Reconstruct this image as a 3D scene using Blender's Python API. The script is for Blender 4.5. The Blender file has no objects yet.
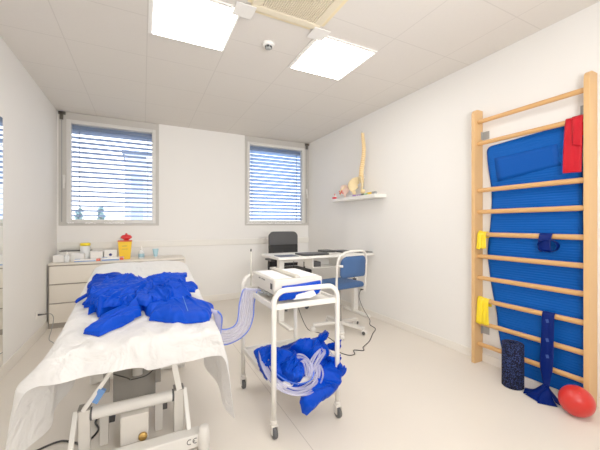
import bpy, bmesh, math, random
from mathutils import Vector, noise
random.seed(7)
SC = bpy.context.scene
COL = SC.collection
V = Vector
PI = math.pi
XL, XR, YB, YF, ZC = -1.02, 2.76, 5.14, -1.5, 2.75     # room shell

# ------------------------------------------------------------------ materials
def srgb(c):
    return tuple(((v/255)/12.92 if v/255 <= .04045 else ((v/255+.055)/1.055)**2.4) for v in c) + (1,)

def mat(name, c, rough=.5, metal=0, var=.05, scale=30, bump=0, spec=.5, sheen=0):
    """procedural base: noise varies the colour a little, optional noise bump"""
    m = bpy.data.materials.new(name); m.use_nodes = True
    nt = m.node_tree; b = nt.nodes['Principled BSDF']
    b.inputs['Roughness'].default_value = rough
    b.inputs['Metallic'].default_value = metal
    b.inputs['Specular IOR Level'].default_value = spec
    tc = nt.nodes.new('ShaderNodeTexCoord')
    nz = nt.nodes.new('ShaderNodeTexNoise'); nz.inputs['Scale'].default_value = scale
    nz.inputs['Detail'].default_value = 4
    nt.links.new(tc.outputs['Object'], nz.inputs['Vector'])
    mx = nt.nodes.new('ShaderNodeMix'); mx.data_type = 'RGBA'
    col = srgb(c)
    mx.inputs[6].default_value = tuple(min(1, v*(1-var)) for v in col[:3]) + (1,)
    mx.inputs[7].default_value = tuple(min(1, v*(1+var)) for v in col[:3]) + (1,)
    nt.links.new(nz.outputs['Fac'], mx.inputs[0])
    nt.links.new(mx.outputs[2], b.inputs['Base Color'])
    if bump:
        bp = nt.nodes.new('ShaderNodeBump'); bp.inputs['Strength'].default_value = bump
        bp.inputs['Distance'].default_value = .01
        nt.links.new(nz.outputs['Fac'], bp.inputs['Height'])
        nt.links.new(bp.outputs['Normal'], b.inputs['Normal'])
    if sheen: b.inputs['Sheen Weight'].default_value = sheen
    return m

def math_node(nt, op, a, b=None):
    n = nt.nodes.new('ShaderNodeMath'); n.operation = op
    for i, s in enumerate((a, b)):
        if s is None: continue
        if isinstance(s, (int, float)): n.inputs[i].default_value = s
        else: nt.links.new(s, n.inputs[i])
    return n.outputs[0]

def add_line_mask(m, fn, line_col):
    """mix line_col over the material's colour where fn(x,y,z sockets) is 1"""
    nt = m.node_tree; b = nt.nodes['Principled BSDF']
    tc = nt.nodes.new('ShaderNodeTexCoord'); sp = nt.nodes.new('ShaderNodeSeparateXYZ')
    nt.links.new(tc.outputs['Object'], sp.inputs[0])
    mask = fn(nt, sp.outputs[0], sp.outputs[1], sp.outputs[2])
    mx = nt.nodes.new('ShaderNodeMix'); mx.data_type = 'RGBA'
    src = b.inputs['Base Color'].links[0].from_socket
    nt.links.new(src, mx.inputs[6]); mx.inputs[7].default_value = srgb(line_col)
    nt.links.new(mask, mx.inputs[0]); nt.links.new(mx.outputs[2], b.inputs['Base Color'])

def emit(name, c, s):
    m = bpy.data.materials.new(name); m.use_nodes = True
    b = m.node_tree.nodes['Principled BSDF']
    b.inputs['Base Color'].default_value = srgb(c)
    b.inputs['Emission Color'].default_value = srgb(c)
    b.inputs['Emission Strength'].default_value = s
    return m

M = {}
M['wall'] = mat('wall_paint', (236, 234, 231), .85, var=.012, scale=3, spec=.2)
M['ceiling'] = mat('ceiling_tile', (222, 217, 211), .9, var=.02, scale=40, spec=.15)
def grid(nt, x, y, z):
    fx = math_node(nt, 'FRACT', math_node(nt, 'DIVIDE', math_node(nt, 'ADD', x, 60.57+.004), .6))
    fy = math_node(nt, 'FRACT', math_node(nt, 'DIVIDE', math_node(nt, 'ADD', y, 60.48+.004), .6))
    a = math_node(nt, 'LESS_THAN', fx, .013); b = math_node(nt, 'LESS_THAN', fy, .013)
    return math_node(nt, 'MULTIPLY', math_node(nt, 'MAXIMUM', a, b), .33)
add_line_mask(M['ceiling'], grid, (176, 170, 164))
M['floor'] = mat('vinyl_floor', (223, 215, 204), .38, var=.03, scale=2.2, spec=.35)
def seam(nt, x, y, z):
    d = math_node(nt, 'ABSOLUTE', math_node(nt, 'SUBTRACT', x, .835))
    return math_node(nt, 'MULTIPLY', math_node(nt, 'LESS_THAN', d, .0022), .55)
add_line_mask(M['floor'], seam, (150, 140, 128))
M['skirting'] = mat('skirting_vinyl', (234, 229, 221), .5, var=.02)
M['trunk'] = mat('cable_trunking', (232, 229, 222), .5, var=.01)
M['frame'] = mat('window_frame_grey', (190, 186, 180), .45, var=.02)
M['sash'] = mat('window_sash', (214, 212, 208), .4, var=.02)
M['hinge'] = mat('dark_hinge', (92, 88, 82), .4, metal=.4)
M['slat_a'] = mat('blind_slat_grey', (160, 174, 202), .5, var=.03)
M['slat_b'] = mat('blind_slat_blue', (176, 206, 246), .45, var=.03)
M['headrail'] = mat('blind_headrail', (104, 124, 156), .5)
M['white_metal'] = mat('white_enamel', (228, 225, 219), .3, var=.015)
M['couch_metal'] = mat('couch_steel_paint', (216, 211, 203), .35, var=.02)
M['couch_grey'] = mat('couch_grey_plate', (136, 131, 124), .45, var=.04)
M['dark_grey'] = mat('dark_grey_plastic', (72, 72, 74), .5)
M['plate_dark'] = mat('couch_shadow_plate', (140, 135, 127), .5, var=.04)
M['brass'] = mat('brass_knob', (196, 156, 84), .3, metal=.9)
M['pad'] = mat('couch_pad_vinyl', (214, 208, 198), .5)
M['blue'] = mat('royal_blue_nylon', (0, 56, 182), .5, var=.14, scale=14, bump=.15, spec=.1)
M['blue_dark'] = mat('royal_blue_nylon_deep', (0, 46, 160), .5, var=.14, scale=14, bump=.15, spec=.1)
M['mat_blue'] = mat('exercise_mat_foam', (0, 74, 168), .65, var=.05, scale=60, spec=.12)
M['mat_panel'] = mat('exercise_mat_smooth', (0, 68, 162), .6, var=.04, scale=60, spec=.12)
M['band_navy'] = mat('navy_latex', (0, 22, 96), .5, var=.08, scale=20, spec=.12)
M['band_red'] = mat('red_latex', (188, 16, 30), .5, var=.06, scale=16, spec=.15)
M['band_yellow'] = mat('yellow_latex', (246, 214, 22), .45, var=.05, scale=16)
M['wood'] = mat('beech_wood', (216, 170, 112), .42, var=.03, scale=8)
M['wood_rung'] = mat('beech_rung', (208, 156, 94), .38, var=.03, scale=8)
M['red_ball'] = mat('red_rubber', (205, 28, 20), .35, var=.03)
M['cabinet'] = mat('cabinet_laminate', (228, 221, 209), .4, var=.012)
M['cabinet_gap'] = mat('cabinet_shadow_gap', (158, 150, 140), .6)
M['desk'] = mat('desk_laminate', (238, 235, 229), .35, var=.01)
M['black'] = mat('black_plastic', (34, 34, 37), .45, var=.1)
M['black_mesh'] = mat('black_mesh_fabric', (24, 24, 27), .8, var=.15, scale=200)
M['grey_mesh'] = mat('grey_mesh_fabric', (70, 70, 73), .8, var=.1, scale=200)
M['chair_blue'] = mat('blue_upholstery', (48, 82, 132), .85, var=.06, scale=90, bump=.1)
M['paper'] = mat('paper', (244, 243, 246), .8, var=.01)
M['device'] = mat('device_case', (219, 215, 206), .4, var=.015)
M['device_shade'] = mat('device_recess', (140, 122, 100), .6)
M['strap'] = mat('beige_strap', (206, 202, 190), .6)
M['yellow'] = mat('sharps_yellow', (248, 198, 22), .4, var=.03)
M['red'] = mat('signal_red', (222, 30, 38), .4, var=.03)
M['orange'] = mat('orange_red_print', (226, 84, 50), .5)
M['white_box'] = mat('white_carton', (238, 236, 232), .6, var=.015)
M['blue_print'] = mat('blue_print', (96, 142, 206), .5)
M['indigo'] = mat('indigo_print', (40, 44, 120), .5)
M['lid_yellow'] = mat('jar_lid_yellow', (250, 222, 36), .4)
M['clear'] = mat('translucent_bottle', (226, 230, 232), .25)
M['teal'] = mat('pale_teal_print', (150, 190, 205), .5)
M['bone'] = mat('cream_bone', (240, 214, 160), .5, var=.06, scale=40)
M['bone_pale'] = mat('pale_bone', (240, 216, 164), .5, var=.05, scale=40)
M['disc'] = mat('disc_tan', (220, 172, 104), .55)
M['pink'] = mat('pale_pink_plastic', (240, 206, 192), .5, var=.06, scale=60)
M['chrome'] = mat('chrome', (200, 200, 200), .2, metal=1)
M['socket'] = mat('socket_white', (240, 238, 234), .4)
M['ac_cream'] = mat('ac_cream', (230, 219, 192), .45, var=.02)
M['ac_slot'] = mat('ac_slot_cream', (236, 220, 178), .5)
M['bracket'] = mat('grey_bracket', (150, 152, 150), .45)
M['cable'] = mat('black_cable', (48, 46, 45), .5)
M['purple'] = mat('purple_pen', (150, 110, 190), .4)
M['green'] = mat('green_pen', (120, 190, 120), .4)
M['light'] = emit('light_panel', (255, 250, 242), 15)
M['light_frame'] = mat('light_frame', (240, 238, 234), .4)
M['leaf'] = mat('shrub_leaf', (120, 150, 150), .8, var=.2, scale=3)
M['facade'] = mat('pale_facade', (214, 222, 238), .8, var=.03)
M['facade_glass'] = mat('facade_glass', (160, 176, 210), .2)
M['ground'] = mat('outside_ground', (96, 100, 96), .9)

# horizontal ridges on the exercise mat
nt = M['mat_blue'].node_tree; b = nt.nodes['Principled BSDF']
tc = nt.nodes.new('ShaderNodeTexCoord'); wv = nt.nodes.new('ShaderNodeTexWave')
wv.bands_direction = 'Z'; wv.inputs['Scale'].default_value = 16
nt.links.new(tc.outputs['Object'], wv.inputs['Vector'])
bp = nt.nodes.new('ShaderNodeBump'); bp.inputs['Strength'].default_value = .2; bp.inputs['Distance'].default_value = .01
nt.links.new(wv.outputs['Fac'], bp.inputs['Height']); nt.links.new(bp.outputs['Normal'], b.inputs['Normal'])
# wood grain: stretched noise
for k in ('wood', 'wood_rung'):
    nt = M[k].node_tree
    nz = [n for n in nt.nodes if n.type == 'TEX_NOISE'][0]
    mp = nt.nodes.new('ShaderNodeMapping'); tc = [n for n in nt.nodes if n.type == 'TEX_COORD'][0]
    mp.inputs['Scale'].default_value = (12, 12, .6) if k == 'wood' else (12, .6, 12)
    nt.links.new(tc.outputs['Object'], mp.inputs[0]); nt.links.new(mp.outputs[0], nz.inputs['Vector'])
# speckled foam roller
m = mat('speckled_foam', (20, 26, 48), .85, spec=.15); M['roller'] = m
nt = m.node_tree; b = nt.nodes['Principled BSDF']
tc = nt.nodes.new('ShaderNodeTexCoord'); vo = nt.nodes.new('ShaderNodeTexVoronoi'); vo.inputs['Scale'].default_value = 210
nt.links.new(tc.outputs['Object'], vo.inputs['Vector'])
sp = nt.nodes.new('ShaderNodeSeparateColor'); nt.links.new(vo.outputs['Color'], sp.inputs[0])
k = math_node(nt, 'GREATER_THAN', sp.outputs[0], .72)
mx = nt.nodes.new('ShaderNodeMix'); mx.data_type = 'RGBA'
mx.inputs[6].default_value = srgb((8, 11, 28)); mx.inputs[7].default_value = srgb((42, 56, 104))
nt.links.new(k, mx.inputs[0]); nt.links.new(mx.outputs[2], b.inputs['Base Color'])

def translucent(name, c, alpha, trans=.35):
    m = bpy.data.materials.new(name); m.use_nodes = True; nt = m.node_tree
    out = nt.nodes['Material Output']; b = nt.nodes['Principled BSDF']
    b.inputs['Base Color'].default_value = srgb(c); b.inputs['Roughness'].default_value = .45
    tl = nt.nodes.new('ShaderNodeBsdfTranslucent'); tl.inputs[0].default_value = srgb(c)
    tp = nt.nodes.new('ShaderNodeBsdfTransparent')
    m1 = nt.nodes.new('ShaderNodeMixShader'); m1.inputs[0].default_value = trans
    nt.links.new(b.outputs[0], m1.inputs[1]); nt.links.new(tl.outputs[0], m1.inputs[2])
    m2 = nt.nodes.new('ShaderNodeMixShader')
    tc = nt.nodes.new('ShaderNodeTexCoord'); nz = nt.nodes.new('ShaderNodeTexNoise'); nz.inputs['Scale'].default_value = 25
    nt.links.new(tc.outputs['Object'], nz.inputs['Vector'])
    mr = nt.nodes.new('ShaderNodeMapRange'); mr.inputs[3].default_value = max(0, 1-alpha-.04); mr.inputs[4].default_value = 1-alpha+.04
    nt.links.new(nz.outputs['Fac'], mr.inputs[0]); nt.links.new(mr.outputs[0], m2.inputs[0])
    nt.links.new(m1.outputs[0], m2.inputs[1]); nt.links.new(tp.outputs[0], m2.inputs[2])
    nt.links.new(m2.outputs[0], out.inputs[0])
    return m
M['sheet'] = translucent('white_paper_sheet', (232, 231, 230), .97, .2)
nt = M['sheet'].node_tree; b = nt.nodes['Principled BSDF']
nz = nt.nodes.new('ShaderNodeTexNoise'); nz.inputs['Scale'].default_value = 9; nz.inputs['Detail'].default_value = 3; nz.inputs['Distortion'].default_value = .8
tc = nt.nodes.new('ShaderNodeTexCoord'); nt.links.new(tc.outputs['Object'], nz.inputs['Vector'])
bp = nt.nodes.new('ShaderNodeBump'); bp.inputs['Strength'].default_value = .6; bp.inputs['Distance'].default_value = .05
nt.links.new(nz.outputs['Fac'], bp.inputs['Height']); nt.links.new(bp.outputs['Normal'], b.inputs['Normal'])
M['lilac'] = translucent('lilac_tube', (232, 232, 250), .42, .45)
M['blue_edge'] = mat('blue_tube_edge', (52, 98, 210), .4)

def glass_mat():
    m = bpy.data.materials.new('window_glass'); m.use_nodes = True; nt = m.node_tree
    out = nt.nodes['Material Output']; nt.nodes.remove(nt.nodes['Principled BSDF'])
    tp = nt.nodes.new('ShaderNodeBsdfTransparent'); gl = nt.nodes.new('ShaderNodeBsdfGlossy'); gl.inputs['Roughness'].default_value = .02
    fr = nt.nodes.new('ShaderNodeFresnel'); fr.inputs[0].default_value = 1.45
    mx = nt.nodes.new('ShaderNodeMixShader')
    nt.links.new(fr.outputs[0], mx.inputs[0]); nt.links.new(tp.outputs[0], mx.inputs[1]); nt.links.new(gl.outputs[0], mx.inputs[2])
    nt.links.new(mx.outputs[0], out.inputs[0]); return m
M['glass'] = glass_mat()
M['mirror'] = mat('mirror_silver', (238, 240, 238), .015, metal=1, var=0)

# ------------------------------------------------------------------ mesh helpers
OFF = {}
class MB:
    def __init__(s): s.v = []; s.f = []
    def add(s, vs, fs):
        o = len(s.v); s.v += [V(p) for p in vs]; s.f += [tuple(i+o for i in f) for f in fs]; return s
    def box(s, lo, hi):
        (a, b, c), (d, e, f) = lo, hi
        return s.add([(a,b,c),(d,b,c),(d,e,c),(a,e,c),(a,b,f),(d,b,f),(d,e,f),(a,e,f)],
                     [(0,3,2,1),(4,5,6,7),(0,1,5,4),(1,2,6,5),(2,3,7,6),(3,0,4,7)])
    def obox(s, c, u, v, n):     # centre + three half-axis vectors
        c, u, v, n = map(V, (c, u, v, n))
        ps = [c+u*i+v*j+n*k for k in (-1,1) for i, j in ((-1,-1),(1,-1),(1,1),(-1,1))]
        return s.add(ps, [(0,3,2,1),(4,5,6,7),(0,1,5,4),(1,2,6,5),(2,3,7,6),(3,0,4,7)])
    def bar(s, p, q, w, h, side=None):
        p, q = V(p), V(q); d = (q-p); L = d.length/2; d.normalize()
        sd = V(side) if side else (V((0,0,1)).cross(d) if abs(d.z) < .95 else V((1,0,0)))
        sd = (sd - d*sd.dot(d)).normalized(); up = d.cross(sd)
        return s.obox((p+q)/2, d*L, sd*w/2, up*h/2)
    def tube(s, pts, r, n=10, closed=False, cap=True):
        pts = [V(p) for p in pts]; N = len(pts); rings = []
        ref = None
        for i, p in enumerate(pts):
            a = pts[(i-1) % N] if (i or closed) else p; b = pts[(i+1) % N] if (i < N-1 or closed) else p
            t = (b-a).normalized()
            if ref is None: ref = t.orthogonal().normalized()
            ref = (ref - t*ref.dot(t)).normalized(); w = t.cross(ref)
            rr = r[i] if isinstance(r, (list, tuple)) else r
            rings.append([p + (ref*math.cos(2*PI*k/n) + w*math.sin(2*PI*k/n))*rr for k in range(n)])
        vs = [q for g in rings for q in g]; fs = []
        for i in range(N if closed else N-1):
            j = (i+1) % N
            for k in range(n): fs.append((i*n+k, i*n+(k+1) % n, j*n+(k+1) % n, j*n+k))
        if not closed and cap: fs += [tuple(reversed(range(n))), tuple((N-1)*n+k for k in range(n))]
        return s.add(vs, fs)
    def lathe(s, c, prof, n=24, axis=(0,0,1)):   # prof: (radius, height)
        ax = V(axis).normalized(); u = ax.orthogonal().normalized(); w = ax.cross(u); c = V(c)
        vs = []; fs = []
        for r, h in prof:
            for k in range(n):
                a = 2*PI*k/n; vs.append(c + ax*h + (u*math.cos(a)+w*math.sin(a))*max(r, 1e-4))
        for i in range(len(prof)-1):
            for k in range(n): fs.append((i*n+k, i*n+(k+1) % n, (i+1)*n+(k+1) % n, (i+1)*n+k))
        fs += [tuple(reversed(range(n))), tuple((len(prof)-1)*n+k for k in range(n))]
        return s.add(vs, fs)
    def prism(s, poly, d):       # 3-D polygon extruded along d
        n = len(poly); d = V(d); p = [V(q) for q in poly]
        return s.add(p + [q+d for q in p], [tuple(reversed(range(n))), tuple(range(n, 2*n))] +
                     [(i, (i+1) % n, n+(i+1) % n, n+i) for i in range(n)])
    def grid(s, rows):
        m = len(rows[0]); vs = [p for r in rows for p in r]
        return s.add(vs, [(i*m+j, i*m+j+1, (i+1)*m+j+1, (i+1)*m+j) for i in range(len(rows)-1) for j in range(m-1)])
    def build(s, name, material, parent=None, smooth=False, bevel=0, thick=0, subdiv=0, loc=None, weld=False):
        off = OFF[parent] if parent else V(loc or (0,0,0))
        me = bpy.data.meshes.new(name)
        me.from_pydata([tuple(p-off) for p in s.v], [], s.f); me.validate()
        bm = bmesh.new(); bm.from_mesh(me)
        if weld: bmesh.ops.remove_doubles(bm, verts=bm.verts, dist=1e-5)
        bmesh.ops.recalc_face_normals(bm, faces=bm.faces); bm.to_mesh(me); bm.free()
        me.materials.append(material)
        o = bpy.data.objects.new(name, me); COL.objects.link(o)
        if parent: o.parent = parent
        else: o.location = off
        OFF[o] = off
        if smooth:
            for p in me.polygons: p.use_smooth = True
        if thick:
            md = o.modifiers.new('thick', 'SOLIDIFY'); md.thickness = thick; md.offset = 0
        if bevel:
            md = o.modifiers.new('bevel', 'BEVEL'); md.width = bevel; md.segments = 3; md.limit_method = 'ANGLE'
            md.angle_limit = math.radians(40)
            for p in me.polygons: p.use_smooth = True
            md.harden_normals = False
            wn = o.modifiers.new('wn', 'WEIGHTED_NORMAL'); wn.keep_sharp = True
        if subdiv:
            md = o.modifiers.new('sub', 'SUBSURF'); md.levels = subdiv; md.render_levels = subdiv
        return o

def tag(o, label, cat, group=None):
    o['label'] = label; o['category'] = cat
    if group: o['group'] = group
    return o
def thing(name, loc, label, cat, group=None):
    o = bpy.data.objects.new(name, None); COL.objects.link(o); o.location = loc; OFF[o] = V(loc)
    o.empty_display_size = .05
    return tag(o, label, cat, group)
def struct(o): o['kind'] = 'structure'; return o

def smooth_path(pts, n=8, closed=False):
    """Catmull-Rom through pts"""
    P = [V(p) for p in pts]; N = len(P); out = []
    for i in range(N if closed else N-1):
        if closed: a, b, c, d = P[(i-1) % N], P[i], P[(i+1) % N], P[(i+2) % N]
        else: a, b, c, d = P[max(i-1, 0)], P[i], P[i+1], P[min(i+2, N-1)]
        for k in range(n):
            t = k/n
            out.append(.5*((2*b) + (c-a)*t + (2*a-5*b+4*c-d)*t*t + (3*b-a-3*c+d)*t**3))
    if not closed: out.append(P[-1])
    return out

def puff(mb, outline, o, u, v, n, h, base=None, seed=0, wr=.012, freq=9, rings=16, soft=.35, N=96, crisp=False, rim=.004, folds=0, amp=.02, fdir=0, fspread=.5, fw=.06, jag=0):
    """a folded piece of padded cloth: closed blob over a star-shaped outline given in (u,v) of a local frame"""
    o, u, v, n = V(o), V(u), V(v), V(n)
    pl = [V((p[0], p[1], 0)) for p in outline]
    dense = smooth_path(pl, 12, True) if not crisp else None
    if crisp:
        dense = []
        for i in range(len(pl)):
            a, b_ = pl[i], pl[(i+1) % len(pl)]
            dense += [a.lerp(b_, k/12) for k in range(12)]
    # resample
    L = [0]
    for i in range(len(dense)): L.append(L[-1] + (dense[(i+1) % len(dense)]-dense[i]).length)
    pts = []; j = 0
    for k in range(N):
        t = L[-1]*k/N
        while L[j+1] < t: j += 1
        f = (t-L[j])/max(1e-9, L[j+1]-L[j]); pts.append(dense[j].lerp(dense[(j+1) % len(dense)], f))
    c = sum(pts, V((0,0,0)))/N
    if jag:
        pts = [p+(p-c).normalized()*jag*(1.2*noise.noise(V((p.x*16, p.y*16, seed*2.7)))+.8*noise.noise(V((p.x*45, p.y*45, seed*1.3)))) for p in pts]
    rnd = random.Random(seed*31+5); ext = max((p-c).length for p in pts); FL = []
    for _ in range(folds):
        a = fdir+rnd.uniform(-fspread, fspread)+(PI if rnd.random() < .35 else 0)
        FL.append((V((math.cos(a), math.sin(a), 0)), c+V((rnd.uniform(-1, 1), rnd.uniform(-1, 1), 0))*ext*.8, amp*rnd.uniform(.5, 1), fw*rnd.uniform(.6, 1.5), rnd.uniform(.05, .16), rnd.uniform(0, 50)))
    def fold(q):
        z = 0
        for nn, p0, am, wd, ln, ph in FL:
            d = (q-p0).dot(nn) + .018*noise.noise(V((q.x*9, q.y*9, ph)))
            l = (q-p0).dot(V((-nn.y, nn.x, 0)))
            if 0 < d < wd*1.0: z += am*math.exp(-(l/ln)**2)*min(1, d/.005)*(1-d/wd)**1.5
        return z
    bz = base or (lambda x, y: 0)
    top = []; bot = []
    for i in range(1, rings+1):
        t = i/rings
        for p in pts:
            q = c.lerp(p, t)
            pr = (1-t**(2/soft))**.5 if t < 1 else 0
            s = V((q.x*freq, q.y*freq, seed*7.3))
            rd = 1-2*abs(noise.noise(s)); rd2 = 1-2*abs(noise.noise(s*2.3+V((3,1,2))))
            st = noise.noise(V((q.x*freq*.6+q.y*freq*2.2, seed*3.1, 0)))
            z = bz(q.x, q.y) + rim + (h*pr + (wr*(rd*.7+rd2*.4+st*.6)+(fold(q) if FL else 0))*(pr**.6 if t < 1 else 0))
            z = max(z, bz(q.x, q.y)+.001)
            top.append(o+u*q.x+v*q.y+n*z)
            bot.append(o+u*q.x+v*q.y+n*(bz(q.x, q.y)))
    s = V((c.x*freq, c.y*freq, seed*7.3))
    vs = [o+u*c.x+v*c.y+n*(bz(c.x, c.y)+h+wr*.3)] + top
    fs = [(0, 1+k, 1+(k+1) % N) for k in range(N)]
    for i in range(rings-1):
        for k in range(N): fs.append((1+i*N+k, 1+(i+1)*N+k, 1+(i+1)*N+(k+1) % N, 1+i*N+(k+1) % N))
    b0 = len(vs); vs += bot[(rings-1)*N:] + [o+u*c.x+v*c.y+n*bz(c.x, c.y)]
    for k in range(N):
        fs.append((1+(rings-1)*N+k, b0+k, b0+(k+1) % N, 1+(rings-1)*N+(k+1) % N))
        fs.append((b0+N, b0+(k+1) % N, b0+k))
    return mb.add(vs, fs)

# ------------------------------------------------------------------ room shell
W1 = (-1.0, .215, 1.225, ZC); W2 = (1.54, XR, 1.225, ZC)
fl = MB().box((XL-.2, YF-.2, -.1), (XR+.2, YB+.3, 0)).build('floor', M['floor']); struct(fl)
ce = MB().box((XL-.2, YF-.2, ZC), (XR+.2, YB+.3, ZC+.1)).build('ceiling', M['ceiling']); struct(ce)
wl = MB().box((XL-.15, YF-.15, 0), (XL, YB, ZC)).build('wall_left', M['wall']); struct(wl)
wr_ = MB().box((XR, YF-.15, 0), (XR+.15, YB+.3, ZC)).build('wall_right', M['wall']); struct(wr_)
wf = MB().box((XL, YF-.15, 0), (XR, YF, ZC)).build('wall_front', M['wall']); struct(wf)
mb = MB()
mb.box((XL-.15, YB, 0), (XR, YB+.3, 1.225))
for a, b_ in ((XL-.15, W1[0]), (W1[1], W2[0])): mb.box((a, YB, 1.225), (b_, YB+.3, ZC))
struct(mb.build('wall_back', M['wall']))
struct(MB().box((XL, YF, 0), (XL+.012, YB, .1)).build('baseboard_left', M['skirting'], bevel=.004))
struct(MB().box((XR-.012, YF, 0), (XR, YB, .075)).build('baseboard_right', M['skirting'], bevel=.004))
struct(MB().box((XL+.012, YB-.012, 0), (XR-.012, YB, .1)).build('baseboard_back', M['skirting'], bevel=.004))
# shallow cable trunking along the back wall
struct(MB().box((XL, YB-.022, .905), (XR, YB, 1.0)).build('trim_1', M['trunk'], bevel=.006))

def window(idx, x0, x1, z0, z1, lf, rf, handle_x, hinge_x):
    """outer frame, sash, pane, handle, hinges"""
    y0, y1 = YB-.012, YB+.09
    root = MB()
    root.box((x0, y0, z0), (x0+lf, y1, z1-.004)).box((x1-rf, y0, z0), (x1-.002, y1, z1-.004))
    root.box((x0+lf, y0, z0), (x1-rf, y1, z0+.035)).box((x0+lf, y0, z1-.10), (x1-rf, y1, z1-.004))
    w = root.build('window_%d' % idx, M['frame'], bevel=.004); struct(w)
    sx0, sx1, sz0, sz1 = x0+lf, x1-rf, z0+.035, z1-.10
    t = .05
    s = MB()
    s.box((sx0+.001, y0-.012, sz0+.001), (sx0+t, y1-.01, sz1-.001)).box((sx1-t, y0-.012, sz0+.001), (sx1-.001, y1-.01, sz1-.001))
    s.box((sx0+t, y0-.012, sz0+.001), (sx1-t, y1-.01, sz0+t)).box((sx0+t, y0-.012, sz1-t), (sx1-t, y1-.01, sz1-.001))
    s.build('window_sash', M['sash'], w, bevel=.006)
    MB().box((sx0+t, y0+.035, sz0+t), (sx1-t, y0+.05, sz1-t)).build('window_pane', M['glass'], w)
    h = MB()
    h.box((handle_x-.016, y0-.03, 1.80), (handle_x+.016, y0-.001, 1.90))
    h.box((handle_x-.011, y0-.05, 1.72), (handle_x+.011, y0-.028, 1.85))
    h.build('window_handle', M['sash'], w, bevel=.005)
    MB().box((hinge_x-.02, y0-.03, z1-.115), (hinge_x+.02, y0-.001, z1-.012)).box((hinge_x-.035, y0-.03, z1-.05), (hinge_x+.045, y0-.001, z1-.012)).build('window_hinge', M['hinge'], w, bevel=.004)
    MB().box((hinge_x-.006, y0-.006, z0+.05), (hinge_x+.006, y0-.0005, z1-.12)).build('frame_groove', M['bracket'], w)
    return sx0+t, sx1-t, sz0+t, sz1-t
g1 = window(1, W1[0], W1[1], W1[2], W1[3], .085, .045, -.935, -.965)
g2 = window(2, W2[0], W2[1], W2[2], W2[3], .035, .085, XR-.05, XR-.045)

def blind(g, label, m, tilt, zstep, seed):
    x0, x1, z0, z1 = g[0]-.06, g[1]+.08, g[2]-.03, g[3]+.05
    y = YB+.15
    t = thing('venetian_blind', ((x0+x1)/2, y, z0), label, 'blind')
    MB().box((x0, y-.05, z1-.10), (x1, y+.05, z1)).build('headrail', M['headrail'], t, bevel=.004)
    s = MB(); z = z1-.13; rnd = random.Random(seed)
    while z > z0+.02:
        a = tilt+rnd.uniform(-.03, .03); d = .035
        rows = []
        for k in range(5):
            q = -1+k/2; yy = y+q*d*math.cos(a); zz = z+q*d*math.sin(a)+.004*(1-q*q)
            rows.append([V((x0, yy, zz)), V((x1, yy, zz))])
        s.grid(rows); z -= zstep
    s.build('slats', m, t, smooth=True, thick=.0018)
    for fx in (.12, .88):
        xx = x0+(x1-x0)*fx
        MB().box((xx-.004, y-.04, z0), (xx+.004, y-.037, z1-.10)).build('ladder_tape', M['headrail'], t)
    MB().box((x0, y-.03, z0-.01), (x1, y+.03, z0+.012)).build('bottom_rail', m, t, bevel=.003)
blind(g1, 'grey horizontal slat blind outside the left window, open to a bright sky', M['slat_a'], -.33, .068, 1)
blind(g2, 'light blue horizontal slat blind outside the right window, slats nearly closed', M['slat_b'], -.66, .062, 2)

# outside: a pale block and two shrubs seen through the left window
bd = thing('apartment_building', (2.2, 22, 0), 'pale grey building seen outside through the left window blind', 'building')
MB().box((-.9, 20, -3), (5, 26, 5.2)).build('wall', M['facade'], bd)
MB().box((-1.05, 19.85, 5.2), (5.1, 26.1, 5.4)).build('roof', M['headrail'], bd)
for k in range(2):
    MB().box((-.6+.0*k, 19.95, 1.2+1.9*k), (.0, 20.02, 2.2+1.9*k)).build('window', M['facade_glass'], bd)
def shrub(x, y, h, r, label):
    t = thing('shrub', (x, y, -.3), label, 'shrub')
    MB().tube([(x, y, -.3), (x+.02, y, h*.5), (x, y, h-.15)], [.04, .03, .015], 8).build('stem', M['hinge'], t)
    mbx = MB(); rnd = random.Random(int(h*100))
    for k in range(420):
        a = rnd.uniform(0, 2*PI); zz = rnd.random(); rr = r*(1-zz*.75)*math.sqrt(rnd.random())
        c = V((x+rr*math.cos(a), y+rr*math.sin(a), .2+zz*(h-.2)))
        d1 = V((rnd.uniform(-1, 1), rnd.uniform(-1, 1), rnd.uniform(-.3, 1))).normalized()*.07
        d2 = d1.orthogonal().normalized()*.028
        mbx.add([c-d1, c+d2, c+d1, c-d2], [(0, 1, 2, 3)])
    mbx.build('foliage', M['leaf'], t)
shrub(-1.36, 9, 1.62, .2, 'leafy shrub outside the left window, the one nearer its left edge')
shrub(-.95, 9.3, 1.66, .2, 'leafy shrub outside the left window, the one further from its left edge')
struct(MB().box((-14, YB+.6, -.4), (14, 34, -.3)).build('ground', M['ground']))

# ------------------------------------------------------------------ ceiling fittings
def light_panel(x, y, label):
    t = thing('ceiling_light', (x+.3, y+.3, ZC), label, 'light', 'square ceiling light panels')
    MB().box((x+.036, y+.030, ZC-.012), (x+.578, y+.586, ZC-.004)).build('diffuser', M['light'], t)
    f = MB()
    f.box((x+.005, y+.005, ZC-.010), (x+.595, y+.030, ZC-.0005)).box((x+.005, y+.586, ZC-.010), (x+.595, y+.597, ZC-.0005))
    f.box((x+.005, y+.030, ZC-.010), (x+.036, y+.586, ZC-.0005)).box((x+.578, y+.030, ZC-.010), (x+.595, y+.586, ZC-.0005))
    f.build('panel_frame', M['light_frame'], t)
    return t
light_panel(.03, 2.12, 'square white ceiling light panel on the left, above the couch')
light_panel(1.23, 2.12, 'square white ceiling light panel right of the air conditioning cassette')
light_panel(.03, -.28, 'square white ceiling light panel added unseen behind the viewpoint, left')  # this pair is added out of view to brighten the room
light_panel(1.23, -.28, 'square white ceiling light panel added unseen behind the viewpoint, right')

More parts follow.
